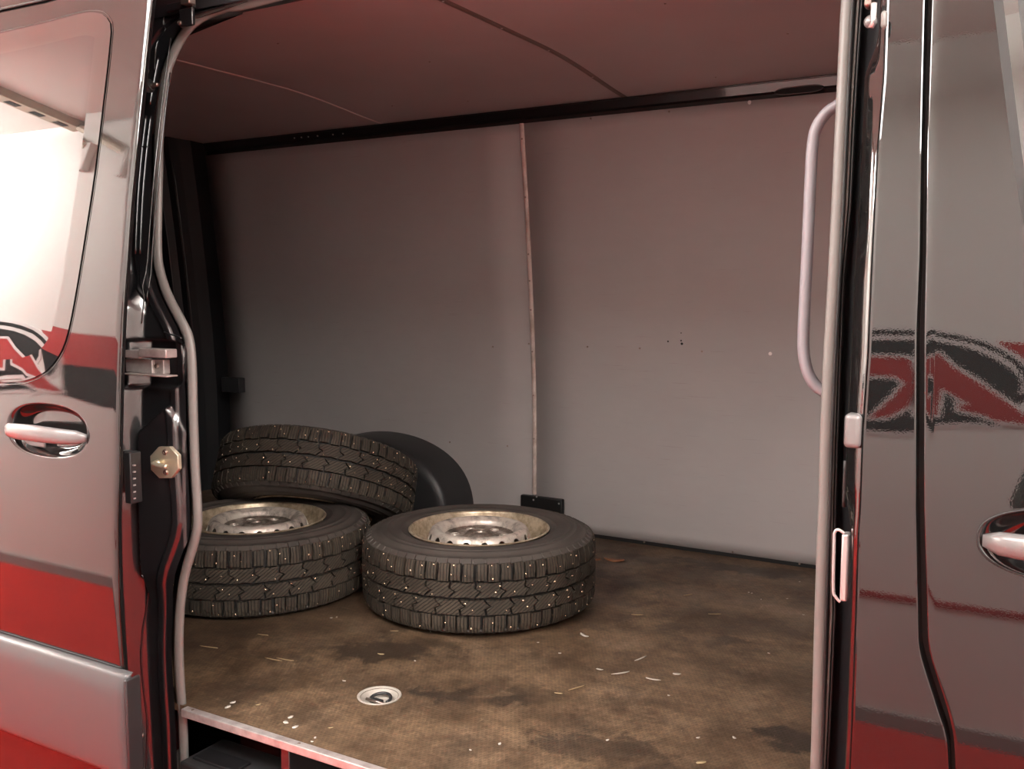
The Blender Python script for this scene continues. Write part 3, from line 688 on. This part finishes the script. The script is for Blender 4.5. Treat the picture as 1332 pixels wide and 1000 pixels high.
MB().box((lpq.x-.021, lpq.y-.013, -.0155), (lpq.x+.012, lpq.y+.002, -.006), None).build('ring_clip', blackpl, lp_, bevel=.003)
MB().tube([(lpq.x-.03, lpq.y-.010, -.009), (lpq.x+.026, lpq.y-.014, -.009)], .0034, 10).build('ring_bar', bolt_m, lp_, True)

# ---- lining panels on the far wall
def wy(z): return 3.222 - .085*max(0, z-.4)**1.5
XS = -1.772
zt2 = P(681, 162, 3.12).z+.0
def wall_top(x): return 1.545
def lp_panel(name, x0, x1):
    us = lin(x0, x1, 10); vs = lin(.014, wall_top(0), 40)
    return V_(grid(name, us, vs, lambda x, z: (x, wy(z), z), lining, thick=.008, flip=False))
lp_panel('lining_panel', -3.44, XS-.002); lp_panel('lining_panel', XS+.002, -.16)
jt = sub('joint_strip', 'pale vertical strip covering the panel joint')
V = []; vz = lin(.14, 1.545, 40)
for z in vz:
    for dx, dy in ((-.0095, .002), (-.0085, -.006), (-.003, -.0075), (.003, -.0075), (.0085, -.006), (.0095, .002)): V.append((XS+dx*.85, wy(z)+dy, z))
mk('strip', V, [(j*6+i, j*6+i+1, (j+1)*6+i+1, (j+1)*6+i) for j in range(39) for i in range(5)], strip_m, jt, True)
for z in (1.49, 1.28, 1.07, .97, .86, .70, .53, .36): bolt(Vector((XS, wy(z)-.0075, z)), .0035, bolt_m, jt, name='screw', h=.002)
bkt = sub('joint_bracket', 'flat black plate at the foot of the joint strip')
a0 = P(679, 641, 3.21); a1 = P(733, 652, 3.21)
MB().box((a0.x, 3.196, .02), (a1.x, 3.218, .5*(a0.z+a1.z)+.002)).build('plate', mat('matt_black_plate', (.006, .006, .006), .5), bkt, bevel=.004)
for q in ((694, 650), (698, 646), (727, 655)): bolt(P(*q, 3.196), .0035, chrome, bkt, name='screw', h=.002)
V_(MB().box((-3.6, 3.224, -.02), (-.16, 3.30, .03)).build('floor_gap', dark_hole))
for q in ((1002,460),(975,133),(764,451),(832,453),(913,457),(641,451),(688,447),(870,145),(768,154),(838,705),(953,718),(1040,733),(585,575),(660,580)):
    p = P(*q, 3.2); p = P(*q, wy(p.z)-.001); big = .0062 if q[0] in (1002, 975) else .0035
    V_(bolt(p, big, chrome if big > .005 else bolt_m, None, name='panel_screw', h=.0022))
for q, r in (((869,444),.003),((886,443),.003),((887,447),.0045),((886,433),.002)):
    p = P(*q, 3.2); p = P(*q, wy(p.z)-.0005)
    V_(MB().lathe([(0, .0012), (r, .001), (r, -.001)], 10, M=Matrix.Translation(p) @ Matrix.Rotation(pi/2, 4, 'X')).build('screw_hole', dark_hole, None))

# ---- roof rail (black channel) over the panels
def rail_y(z): return wy(1.545)+.012
rl = sub('roof_rail', 'glossy black body channel above the lining panels')
V = []; rx = lin(-3.60, -.16, 60); rp = [(.010, 1.535), (.014, 1.560), (.002, 1.566), (-.003, 1.585), (-.008, 1.605), (-.008, 1.622), (.03, 1.64)]
for x in rx:
    for dy, z in rp: V.append((x, wy(1.545)+dy, z))
nr = len(rp); mk('channel', V, [(j*nr+i, j*nr+i+1, (j+1)*nr+i+1, (j+1)*nr+i) for j in range(59) for i in range(nr-1)], jpaint, rl, False)
sh_ = []
for c in ((1039, 117),):
    p = P(*c, wy(1.545)-.0)
    pl = [(p.x+.045*cos(a)+(.03 if cos(a) > 0 else -.03)*1.0, p.z+.011*sin(a)) for a in lin(0, 2*pi, 24)[:-1]]
    MB().prism(pl, lambda q: (q[0]-.0, wy(1.545)-.001, q[1]), lambda q: (q[0], wy(1.545)+.010, q[1])).build('slot', dark_hole, rl)
    ring_ = [Vector((q[0], wy(1.545)-.0015, q[1])) for q in pl]; MB().tube(ring_+ring_[:1], .0018, 6, caps=False).build('slot_rim', jpaint, rl, True)
V_(MB().tube([(x, wy(1.545)-.022, 1.592) for x in lin(-3.55, -.16, 30)], .003, 6).build('rail_lip', jpaint, None, True))
fx = -1.25
while fx < -.2:
    g = random.uniform(.04, .075); hh = random.uniform(.010, .017)
    V_(MB().box((fx, wy(1.545)-.026, 1.602), (fx+g*.55, wy(1.545)-.004, 1.602+hh)).build('rail_tab', random.choice([jpaint, bolt_m, jpaint]), None, bevel=.002)); fx += g
for px_ in (383, 392, 401, 413, 433, 446):
    p = P(px_, 175+(433-px_)*.09, wy(1.545)-.022); V_(bolt(p, .003, chrome, None, name='rail_screw', h=.002))
# ---- ceiling lining: three boards with cover strips, bending down to the far side
def cz_(y): return 1.640 - .045*sm(2.45, 3.2, y)**1.3 - .012*sm(1.8, 1.52, y)
yc_ = lin(1.50, wy(1.545)-.010, 40)
C1, C2 = -2.408, -1.359
for a, b in ((-3.58, C1-.003), (C1+.003, C2-.003), (C2+.003, -.16)):
    V_(grid('ceiling_panel', lin(a, b, 6), yc_, lambda x, y: (x, y, cz_(y)), ceilm))
for c, m_, w_ in ((C1, strip_g, .004), (C2, strip_d, .011)):
    V = []
    for y in yc_:
        for dx, dz in ((-w_, 0), (-w_*.6, -.003), (w_*.6, -.003), (w_, 0)): V.append((c+dx, y, cz_(y)+dz))
    V_(mk('ceiling_joint_strip', V, [(j*4+i, j*4+i+1, (j+1)*4+i+1, (j+1)*4+i) for j in range(39) for i in range(3)], m_, None, True))
for y in (2.0, 2.28, 2.55, 2.85): V_(MB().lathe([(0, -.0045), (.003, -.004), (.0035, -.002)], 10, M=Matrix.Translation((C2, y, cz_(y)))).build('ceiling_screw', chrome, None))
for q in ((232*1., 0),):
    pass
for x, y in ((-2.0, 2.1), (-1.75, 2.5), (-2.2, 2.9), (-.9, 2.3), (-.7, 2.7), (-.55, 2.95), (-1.9, 2.95), (-1.0, 3.0)):
    V_(MB().lathe([(0, -.0025), (.0028, -.0022), (.0032, 0)], 10, M=Matrix.Translation((x, y, cz_(y)))).build('ceiling_screw', bolt_m, None))
# ---- rear end: far rear pillar, rear doors
rp_ = sub('rear_pillar', 'black rear corner pillar inside the cargo bay')
sec = [(-3.43, 3.235), (-3.435, 3.15), (-3.46, 3.10), (-3.475, 3.06), (-3.50, 3.05), (-3.52, 3.02), (-3.56, 3.01), (-3.57, 2.95), (-3.66, 2.93), (-3.66, 3.25)]
def psec(z): return [(x, y - (3.222-wy(z))*1.0, z) for x, y in sec]
V = []; zz = lin(0, 1.64, 24)
for z in zz: V += psec(z)
rearm = mat('unlit_black_paint', (.008, .008, .009), .5, spec=.3)
ns = len(sec); mk('pillar_post', V, [(j*ns+i, j*ns+(i+1) % ns, (j+1)*ns+(i+1) % ns, (j+1)*ns+i) for j in range(23) for i in range(ns)], rearm, rp_, False)
for x, y in ((-3.47, 3.068), (-3.515, 3.02)):
    MB().tube([(x, y-(3.222-wy(z))-.002, z) for z in lin(.15, 1.5, 20)], .0022, 6).build('pillar_crease', jpaint, rp_, True)
a0 = P(298, 491, 3.10); a1 = P(313, 511, 3.10)
MB().box((a0.x-.04, 3.09, a1.z), (a1.x, 3.13, a0.z)).build('door_catch', blackpl, rp_, bevel=.003)
V_(MB().box((-3.72, 1.40, -.1), (-3.66, 3.25, 1.66)).build('rear_door', mat('rear_door_lining', (.07, .062, .062), .5)))
V_(MB().box((-3.66, 2.2, 1.56), (-3.50, 3.2, 1.66)).build('rear_header', jpaint, None, bevel=.01))
# ---- wheel arch cover
ac = []
AX1 = P(613, 655, 3.2).x; cxa = AX1-.42
def arch_sec(t): # t 0..1 along the arch, from the front foot over the top to the rear foot
    a = pi*t; return cxa+.42*cos(a)*(1), .335*(max(0, sin(a))**.72)
V = []; nn = 40; wd = lin(0, 1, 9)
for i in range(nn+1):
    x, z = arch_sec(i/nn)
    for u in wd:
        k_ = 1-.10*u**3-.12*sm(.75, 1, u); y = 3.225-.20*sin(u*pi/2)**.9
        V.append((cxa+(x-cxa)*k_, y, z*k_))
    V.append((cxa+(x-cxa)*.72, 3.02, z*.70)); V.append((cxa+(x-cxa)*.3, 3.015, z*.3))
nw = len(wd)+2
o = V_(mk('wheel_arch_cover', V, [(i*nw+j, i*nw+j+1, (i+1)*nw+j+1, (i+1)*nw+j) for i in range(nn) for j in range(nw-1)], blackpl, None, True)); o['label'] = 'curved black plastic wheel arch cover'
# ---- closing shell: near inner lining, unseen added bulkhead, outer far side, roof, nose
V_(grid('near_inner_lining', lin(0, 1, 8), lin(-.3, ZT, 60), lambda t, z: (xseal(z)-.09-t*(xseal(z)-.09+3.66), 1.478+s_body(z), z), jpaint))
V_(MB().box((-.17, 1.43, -.3), (-.14, 3.3, 1.7)).build('bulkhead', ceilm))  # unseen partition, added so light enters only by the side opening
V_(grid('jamb_return', lin(0, 1, 4), lin(-.3, ZT, 120), lambda t, z: (xseal(z)-.006-.085*t, 1.415+.065*t+s_body(z), z), jpaint))
V_(MB().box((-3.66, 1.47+s_body(ZT), ZT), (-.15, 1.56, 1.72)).build('header_beam', jpaint))
V_(MB().box((-3.95, 1.42, 1.74), (.9, 3.2, 1.80)).build('roof', paint, None, bevel=.02))
V_(MB().box((-3.95, 3.30, -.45), (1.1, 3.34, 1.76)).build('far_side_panel', paint))
V_(MB().box((-3.97, 1.33, -.45), (-3.93, 3.33, 1.76)).build('rear_outer_panel', paint))
V_(MB().box((-3.9, 1.45, -.45), (1.1, 3.3, -.37)).build('underbody', blackpl))
V_(MB().box((1.06, 1.33, -.45), (1.10, 3.33, 1.76)).build('nose_panel', paint))
V_(MB().box((-1.72, 1.31, -.46), (-.13, 1.35, -.26)).build('outer_sill', paint, None, bevel=.006))
V_(MB().tube([(-3.3, 1.42, -.32), (-3.3, 1.66, -.32)], .33, 48).build('road_wheel', blackrub, None, True, sharp=40))

# ================================================================== WHEELS
R0, WT = .352, .223
def carcass_r(v):  # crown radius across the tread
    q = abs(v-WT/2)/(WT/2); return R0-.0135-.008*sm(.72, .97, q)
def make_wheel():
    root = bpy.data.objects.new('wheel', None); COL.objects.link(root); root.empty_display_size = .05
    half = [(.207, WT-.020), (.2085, WT-.012), (.214, WT-.0075), (.2225, WT-.0045), (.232, WT-.0015), (.2335, WT+.0005), (.236, WT-.0005), (.255, WT+.0015), (.272, WT+.002), (.274, WT+.0034), (.2775, WT+.0034), (.279, WT+.0018), (.292, WT+.0005), (.294, WT+.002), (.2965, WT+.0005),
            (.308, WT-.004), (.320, WT-.0095), (.3215, WT-.0075), (.326, WT-.010), (.333, WT-.018)]
    inner = [(carcass_r(v), v) for v in lin(WT-.026, .026, 22)]
    lowh = [(r, WT-z) for r, z in half[::-1]]
    ins = [(.205, .030), (.24, .035), (.30, .05), (.325, .11), (.30, WT-.05), (.24, WT-.035), (.205, WT-.030)]
    MB().lathe(half+inner+lowh+ins, 128, closed=True).build('tyre', side_m, root, True)
    # sidewall lugs
    mb = MB()
    for k in range(64):
        for zz_, sg in ((WT, 1), (0, -1)):
            a = 2*pi*(k+.3)/64; M = Matrix.Rotation(a, 4, 'Z')
            V = [M @ Vector(q) for q in ((.322, -.012, zz_-sg*.0105), (.322, .012, zz_-sg*.0105), (.338, .0135, zz_-sg*.024), (.338, -.0135, zz_-sg*.024), (.326, -.011, zz_-sg*.0075), (.326, .011, zz_-sg*.0075), (.3415, .0125, zz_-sg*.019), (.3415, -.0125, zz_-sg*.019))]
            mb.add(V, [(0,3,2,1),(4,5,6,7),(0,1,5,4),(1,2,6,5),(2,3,7,6),(3,0,4,7)])
    mb.build('shoulder_lugs', side_m, root)['kind'] = 'stuff'
    # groove floor sleeve
    MB().lathe([(carcass_r(v)+.0006, v) for v in lin(.022, WT-.022, 16)], 128).build('groove_floor', groove_m, root, True)
    def blocks(name, rows, m):
        V = []; F = []; UV = []
        for polyf, N, ph in rows:
            for k in range(N):
                u0 = 2*pi*R0*(k+ph)/N; poly = polyf(2*pi*R0/N, k); n = len(poly); b = len(V)
                for lvl in (0, 1):
                    for (u, v) in poly:
                        a = (u0+u)/R0; q = abs(v-WT/2)/(WT/2); rt = R0-.0115*sm(.66, 1.0, q)-.002*q*q
                        r = carcass_r(v) if lvl == 0 else rt
                        V.append((r*cos(a), r*sin(a), v)); UV.append((u0+u, v+k*.013))
                F.append(tuple(b+n+i for i in range(n)))
                F += [(b+i, b+(i+1) % n, b+n+(i+1) % n, b+n+i) for i in range(n)]
        me = bpy.data.meshes.new(name); me.from_pydata(V, [], F)
        uvl = me.uv_layers.new(name='uv')
        for lp2 in me.loops: uvl.data[lp2.index].uv = UV[lp2.vertex_index]
        o = link(name, me, m, root); o['kind'] = 'stuff'
        return o
    def sh_row(lo, hi, sg):
        def f(p, k):
            g = .0060; j = .0035 if k % 2 else 0; st_ = .0012 if k % 3 == 1 else -.0008
            vs_ = lin(lo, hi, 5) if sg > 0 else lin(lo, hi, 5)
            inn = j
            if sg > 0: lo2, hi2 = lo-inn, hi
            else: lo2, hi2 = lo, hi+inn
            vv = lin(lo2, hi2, 5); jog = [0, 0, .0016, .0016, .0016]
            return [(jog[i]+st_, vv[i]) for i in range(5)] + [(p-g+jog[i]+st_, vv[i]) for i in range(4, -1, -1)]
        return f
    def ce_row(lo, hi, sg):
        def f(p, k):
            g = .0062; h = hi-lo; L = [(0, 0), (.10, .22), (.24, .42), (.02, .62), (.06, 1)] if sg > 0 else [(.06, 0), (.02, .38), (.24, .58), (.10, .78), (0, 1)]
            lt = [(p*a, lo+h*b) for a, b in L]; rt = [(p*a+p-g, lo+h*b) for a, b in L]
            topm = [(p*.35, hi-(.0 if sg > 0 else .003)), (p*.62, hi-(.0015))]
            botm = [(p*.62, lo+(.003 if sg > 0 else 0)), (p*.35, lo+.001)]
            return lt + topm + rt[::-1] + botm
        return f
    g = .0033
    blocks('shoulder_tread', [(sh_row(.1625, .2055, 1), 64, 0), (sh_row(.0175, .0605, -1), 64, .5)], tread_sh)
    blocks('centre_tread', [(ce_row(.1145, .1555, 1), 32, 0), (ce_row(.0675, .1085, -1), 32, .4)], tread_ce)
    mb = MB(); rnd = random.Random(3)
    for v0, N in ((.196, 44), (.172, 34), (.142, 30), (.125, 26), (.098, 28), (.078, 30), (.050, 34), (.030, 44)):
        for k in range(N):
            if rnd.random() < .35: continue
            a = 2*pi*(k+rnd.uniform(.2, .8))/N; v = v0+rnd.uniform(-.006, .006); q = abs(v-WT/2)/(WT/2); rr = R0-.0115*sm(.66, 1., q)-.002*q*q
            M = Matrix.Rotation(a, 4, 'Z') @ Matrix.Translation((rr-.0006, 0, v)) @ Matrix.Rotation(pi/2, 4, 'Y')
            rs = rnd.choice((.0020, .0025, .0030))
            mb.lathe([(rs, 0), (rs*.9, .0014), (0, .0018)], 7, M=M)
    o = mb.build('studs', stud_m, root, True); o['kind'] = 'stuff'; o['label'] = 'small shiny steel studs'
    # rim
    rimp = [(.2135, WT-.0035), (.2105, WT-.0005), (.2065, WT-.0015), (.2045, WT-.008), (.2035, WT-.020), (.200, WT-.026), (.1985, WT-.040), (.187, WT-.050), (.184, WT-.060), (.181, WT-.085), (.168, WT-.10), (.168, .075), (.180, .06), (.184, .03), (.200, .020), (.2045, .008), (.2065, .0015), (.2105, .0005), (.2135, .0035)]
    back = [(r-.003 if i not in (0,) else r, z) for i, (r, z) in enumerate(rimp)]
    MB().lathe(rimp, 128).build('rim', rim_o, root, True)
    DZ = .0205
    dp = [(.169, .118), (.166, .135), (.1600, .158), (.1545, .176), (.1490, .190), (.1435, .1985), (.136, .2025), (.127, .2020), (.1195, .197), (.113, .1925), (.108, .184), (.100, .177), (.090, .174), (.070, .1765), (.052, .1765), (.045, .181), (.0405, .1855), (.036, .1855)]
    dps = [(v.x, v.y) for v in spline([(a, b, 0) for a, b in dp], 2)]
    under = [(r-.0015, z-.0042) for r, z in dps[::-1]]; under[0] = (.036, dps[-1][1]-.0042)
    dps = [(a, b+DZ) for a, b in dps]; under = [(a, b+DZ) for a, b in under]
    disc = MB().lathe(dps+under, 144, closed=True).build('disc', disc_o, root, True)
    cm = MB()
    for k in range(18):
        a = 2*pi*k/18; Mx = Matrix.Rotation(a, 4, 'Z') @ Matrix.Translation((.1530, 0, .180+DZ)) @ Matrix.Rotation(math.radians(68), 4, 'Y')
        cyl = [(0, -.02), (.0088, -.02), (.0088, .02), (0, .02)]
        V = []; n = 16
        for zc in (-.025, .025):
            for j in range(n): t = 2*pi*j/n; V.append(Mx @ Vector((.0120*cos(t), .0115*sin(t), zc)))
        cm.add(V, [tuple(range(n))[::-1], tuple(range(n, 2*n))]+[(j, (j+1) % n, n+(j+1) % n, n+j) for j in range(n)])
    for k in range(6):
        a = 2*pi*(k+.25)/6; Mx = Matrix.Rotation(a, 4, 'Z') @ Matrix.Translation((.074, 0, .176+DZ)); V = []; n = 16
        for zc in (-.025, .025):
            for j in range(n): t = 2*pi*j/n; V.append(Mx @ Vector((.0095*cos(t), .0095*sin(t), zc)))
        cm.add(V, [tuple(range(n))[::-1], tuple(range(n, 2*n))]+[(j, (j+1) % n, n+(j+1) % n, n+j) for j in range(n)])
    cu = cm.build('cutter', None); bpy.context.view_layer.update(); boolean(disc, cu); 
    disc.data.set_sharp_from_angle(angle=math.radians(45)); disc.data.materials.append(hub_o)
    for p in disc.data.polygons:
        if hypot(p.center.x, p.center.y) < .106: p.material_index = 1
    MB().lathe([(.0362, .165+DZ), (.0362, .182+DZ), (.030, .1835+DZ), (.0225, .1825+DZ), (.020, .178+DZ), (0, .177+DZ)], 48).build('hub_cap', hub_o, root, True, sharp=40)
    for k in range(6):
        a = 2*pi*(k+.25)/6; M = Matrix.Rotation(a, 4, 'Z') @ Matrix.Translation((.074, 0, .177+DZ))
        MB().lathe([(.0095, -.004), (.0097, .0006), (.0125, .0012), (.0138, .0004), (.0140, -.002)], 20, M=M).build('bolt_seat', disc_o, root, True)
    M = Matrix.Rotation(1.75, 4, 'Z') @ Matrix.Translation((.193, 0, WT-.045)) @ Matrix.Rotation(-.5, 4, 'Y')
    MB().lathe([(0, .022), (.0038, .022), (.004, .014), (.003, .012), (.003, 0), (.007, -.002), (.0075, -.006)], 14, M=M).build('valve', blackrub, root, True)
    return root
wheel = make_wheel()
bpy.context.view_layer.update()
wheel.location = (-1.508, 2.394, .0012); wheel.rotation_mode = 'QUATERNION'
wheel.rotation_quaternion = Matrix.Rotation(math.radians(8), 4, 'Z').to_quaternion()
tag(wheel, 'studded winter wheel lying flat nearest the middle, pale rim fully in view', 'wheel', 'studded wheels piled in the cargo bay')
def copy_wheel(loc, quat, label):
    r = wheel.copy(); COL.objects.link(r); r.location = loc; r.rotation_quaternion = quat; r['label'] = label
    for ch in wheel.children: c = ch.copy(); COL.objects.link(c); c.parent = r
    return r
w2 = copy_wheel((-2.178-.002, 2.149, .0012), Matrix.Rotation(math.radians(77), 4, 'Z').to_quaternion(), 'studded wheel lying flat at the left, its rim half under the leaning wheel')
nrm = Vector((-.15477, .49047, 1)).normalized()
w3 = copy_wheel((-2.2689, 2.4938, .1545), Vector((0, 0, 1)).rotation_difference(nrm) @ Matrix.Rotation(math.radians(40), 4, 'Z').to_quaternion(), 'studded wheel leaning tilted on top of the left one, only its dusty tread showing')

# ================================================================== LITTER ON THE FLOOR
leafm = mat('dry_brown_leaf', (.22, .085, .035), .6); palem = mat('pale_dry_stalk', (.36, .27, .15), .6); whitem = mat('white_crumb', (.45, .41, .36), .7)
def flake(name, px, py, L, Wd, ang, m, label, cat, group=None, curl=.004):
    c = PZ(px, py, 0); n = 12; out = []
    for i in range(n):
        t = 2*pi*i/n; r = 1+random.uniform(-.18, .18); out.append((L/2*cos(t)*r, Wd/2*sin(t)*r))
    V = []
    for h in (0, .0012):
        for x, y in out: V.append((x, y, h+.0006+curl*abs(x/(L/2))**2))
        V.append((0, 0, h+.0006))
    F = [(i, (i+1) % n, n) for i in range(n)] + [(n+1+(i+1) % n, n+1+i, 2*n+1) for i in range(n)] + [(i, (i+1) % n, n+1+(i+1) % n, n+1+i) for i in range(n)]
    o = mk(name, V, F, m, None, True); o.location = (c.x, c.y, 0); o.rotation_euler = (0, 0, ang); tag(o, label, cat, group); return o
flake('dry_leaf', 800, 729, .075, .038, .2, leafm, 'curled brown dry leaf on the floor right of the nearest wheel', 'leaf', None, .006)
flake('dry_leaf', 776, 728, .03, .022, .9, leafm, 'tiny dark leaf scrap touching the nearest wheel, left of the curled leaf', 'leaf', None, .003)
flake('seed_husk', 760, 827, .042, .011, -.5, whitem, 'white oval seed husk on the floor, lower right of the nearest wheel', 'husk')
for i, (x, y, L, W_, a, lab) in enumerate([(807, 876, .045, .006, .9, 'white scrap in the middle of the floor, leftmost of the pale group'), (833, 857, .05, .005, 1.3, 'long thin white scrap leaning up and right in the pale group'),
        (850, 884, .035, .006, .1, 'short flat white scrap at the bottom of the pale group'), (880, 877, .022, .012, .4, 'broad white crumb at the right of the pale group'), (780, 871, .018, .006, 0, 'small white crumb left of the pale group')]):
    flake('white_scrap', x, y, L, W_, a, whitem, lab, 'scrap', 'white scraps mid floor', .001)
stalks = [(273, 842, .055, .004, -.3), (355, 858, .05, .004, -.45), (370, 858, .05, .0035, -.4), (336, 917, .012, .004, .6), (342, 826, .03, .003, -.3), (513, 821, .02, .003, 0), (495, 851, .018, .006, -.3), (430, 947, .012, .003, .2),
          (829, 800, .03, .004, -.1), (930, 799, .04, .003, 0), (895, 774, .03, .0025, .4), (912, 992, .02, .009, .3), (727, 902, .02, .004, -.2), (750, 895, .05, .002, .6)]
STALK = ['splinter lying farthest left, beside the black door seal', 'upper of two parallel splinters left of the lashing cup', 'lower of two parallel splinters left of the lashing cup', 'short straw bit just above the sill edging', 'faint splinter above the two parallel ones', 'tiny straw below the gap between the two flat wheels', 'straw crumb above the lashing cup, off to its right', 'small straw bit on the sill side below the lashing cup', 'straw right of the white husk, below the wall side', 'thin straw near the pillar, level with the white husk', 'faint straw slanting between the husk and the lining wall', 'broad golden fleck at the bottom edge near the pillar', 'small straw in the dark stain below the nearest wheel', 'long faint scratch-like straw below the nearest wheel']
for i, (x, y, L, W_, a) in enumerate(stalks):
    flake('straw', x, y, L, W_, a+YAW, palem, STALK[i], 'straw', 'straws scattered on the floor', .0005)
rnd = random.Random(11)
crumbs = [(303, 914), (296, 920), (372, 940), (384, 946), (378, 933), (431, 804), (438, 803), (448, 886), (406, 965), (410, 960), (612, 976), (650, 968), (728, 850), (990, 780), (1024, 779), (1045, 800), (1040, 757), (974, 771), (978, 772), (790, 963), (870, 905), (955, 960), (908, 960), (700, 836), (560, 822), (540, 860), (1000, 850)]
for i, (x, y) in enumerate(crumbs):
    L = .016 if i < 5 else rnd.uniform(.006, .010)
    flake('crumb', x, y, L, L*.6, rnd.uniform(0, 3), whitem, 'small pale crumb of dirt on the brown cargo floor', 'crumb', 'pale crumbs on the floor', .0005)

# ================================================================== PHOTOGRAPHER (stands behind the camera, mirrored at the right edge)
def skin(name, verts, edges, radii, m, parent, root=0, sub_l=2):
    me = bpy.data.meshes.new(name); me.from_pydata(verts, edges, []); o = link(name, me, m, parent)
    sk = o.modifiers.new('skin', 'SKIN'); 
    for i, r in enumerate(radii):
        d = me.skin_vertices[0].data[i]; d.radius = r if isinstance(r, tuple) else (r, r); d.use_root = (i == root)
    sk.use_smooth_shade = True
    s2 = o.modifiers.new('sub', 'SUBSURF'); s2.levels = sub_l; s2.render_levels = sub_l
    return o
PXX, PYY = .20, -.52
per = empty('person', (PXX, PYY, GROUND), 'person in dark green jacket holding up a phone, mirrored in the front door', 'person')
skinm = mat('skin', (.50, .28, .20), .5); green = mat('dark_green_cloth', (.022, .030, .018), .85); trous = mat('dark_trousers', (.012, .013, .014), .85); hairm = mat('brown_hair', (.05, .03, .02), .6); shoe = mat('black_shoe', (.01, .01, .01), .5)
GH = [(-.085, .345, 1.50), (.085, .345, 1.50)]   # hand centres, local, close to the camera
V = [(0,0,.96), (0,0,1.10), (0,.0,1.28), (0,-.01,1.42), (0,.0,1.50), (0,.015,1.56), (0,.02,1.66), (0,.02,1.74)]
E = [(i, i+1) for i in range(7)]; R = [(.16,.115), (.14,.10), (.155,.11), (.13,.095), (.055,.055), (.058,.062), (.078,.092), (.055,.065)]
def chain(start, pts, rs):
    global V, E, R
    a = start
    for p, r in zip(pts, rs): V.append(p); R.append(r); E.append((a, len(V)-1)); a = len(V)-1
for sx in (-1, 1):
    chain(3, [(sx*.18, 0, 1.42), (sx*.27, .06, 1.17), (sx*.18, .22, 1.34), (sx*.115, .30, 1.46), (sx*.088, .335, 1.50)], [(.062,.06), (.048,.045), (.036,.036), (.026,.024), (.034,.016)])
    chain(0, [(sx*.10, 0, .86), (sx*.115, .01, .50), (sx*.12, -.01, .12), (sx*.125, .02, .045), (sx*.14, .15, .03)], [(.095,.095), (.065,.065), (.045,.045), (.042,.04), (.035,.022)])
body = skin('body', V, E, R, skinm, per)
for sx in (-1, 1):
    for f in range(4):
        b = (sx*(.088-.012), .345, 1.478+f*.018); L = (.028, .032, .030, .024)[f]
        skin('finger', [b, (sx*(.088-.026), .362, b[2]), (sx*(.088-.026-L*.6), .366, b[2]), (sx*(.088-.026-L), .358, b[2]-.001)], [(0,1),(1,2),(2,3)], [.009,.0085,.008,.007], skinm, body, 0, 1)
    skin('thumb', [(sx*.09, .325, 1.475), (sx*.082, .318, 1.50), (sx*.066, .325, 1.515)], [(0,1),(1,2)], [.011,.0095,.008], skinm, body, 0, 1)
# jacket, trousers, shoes, hair
V = [(0,0,.88), (0,0,.98), (0,0,1.12), (0,0,1.30), (0,-.01,1.43), (0,0,1.485)]; E = [(i, i+1) for i in range(5)]; R = [(.20,.15), (.185,.14), (.168,.125), (.178,.13), (.14,.105), (.075,.07)]
for sx in (-1, 1): chain(4, [(sx*.185, 0, 1.425), (sx*.275, .06, 1.165), (sx*.185, .215, 1.335), (sx*.125, .29, 1.445)], [(.075,.072), (.060,.058), (.048,.046), (.037,.036)])
skin('jacket', V, E, R, green, per)
V = [(0,0,.94), (0,0,.88)]; E = [(0,1)]; R = [(.17,.13), (.16,.125)]
for sx in (-1, 1): chain(1, [(sx*.10, 0, .80), (sx*.115, .015, .50), (sx*.12, -.005, .10)], [(.108,.105), (.080,.080), (.068,.070)])
skin('trousers', V, E, R, trous, per)
for sx in (-1, 1): skin('shoe', [(sx*.125, -.05, .045), (sx*.128, .04, .045), (sx*.14, .17, .032)], [(0,1),(1,2)], [(.042,.04), (.046,.042), (.038,.028)], shoe, per)
skin('hair', [(0,-.03,1.62), (0,-.02,1.70), (0,.01,1.775), (0,.06,1.775)], [(0,1),(1,2),(2,3)], [(.075,.06), (.085,.075), (.075,.06), (.05,.03)], hairm, per)
eyem = mat('eye', (.02, .015, .01), .2)
for sx in (-1, 1):
    MB().lathe([(0, -.011), (.008, -.008), (.011, 0), (.008, .008), (0, .011)], 14, M=Matrix.Translation((sx*.032, .096, 1.675))).build('eye', eyem, per, True)
    skin('ear', [(sx*.078, .012, 1.64), (sx*.086, .006, 1.67)], [(0,1)], [(.012,.016), (.012,.018)], skinm, per, 0, 1)
skin('nose', [(0, .104, 1.68), (0, .122, 1.645)], [(0,1)], [.009, .013], skinm, per, 0, 1)
skin('mouth', [(-.024, .103, 1.612), (0, .109, 1.612), (.024, .103, 1.612)], [(0,1),(1,2)], [(.005,.004)]*3, mat('lips', (.35, .12, .10), .5), per, 0, 1)
ph = MB().box((-.079, -.004, -.038), (.079, .004, .038)).build('phone', blackpl, None, bevel=.003)
ph.location = (PXX, PYY+.372, GROUND+1.50); tag(ph, 'black phone held up sideways by the person in green', 'phone')
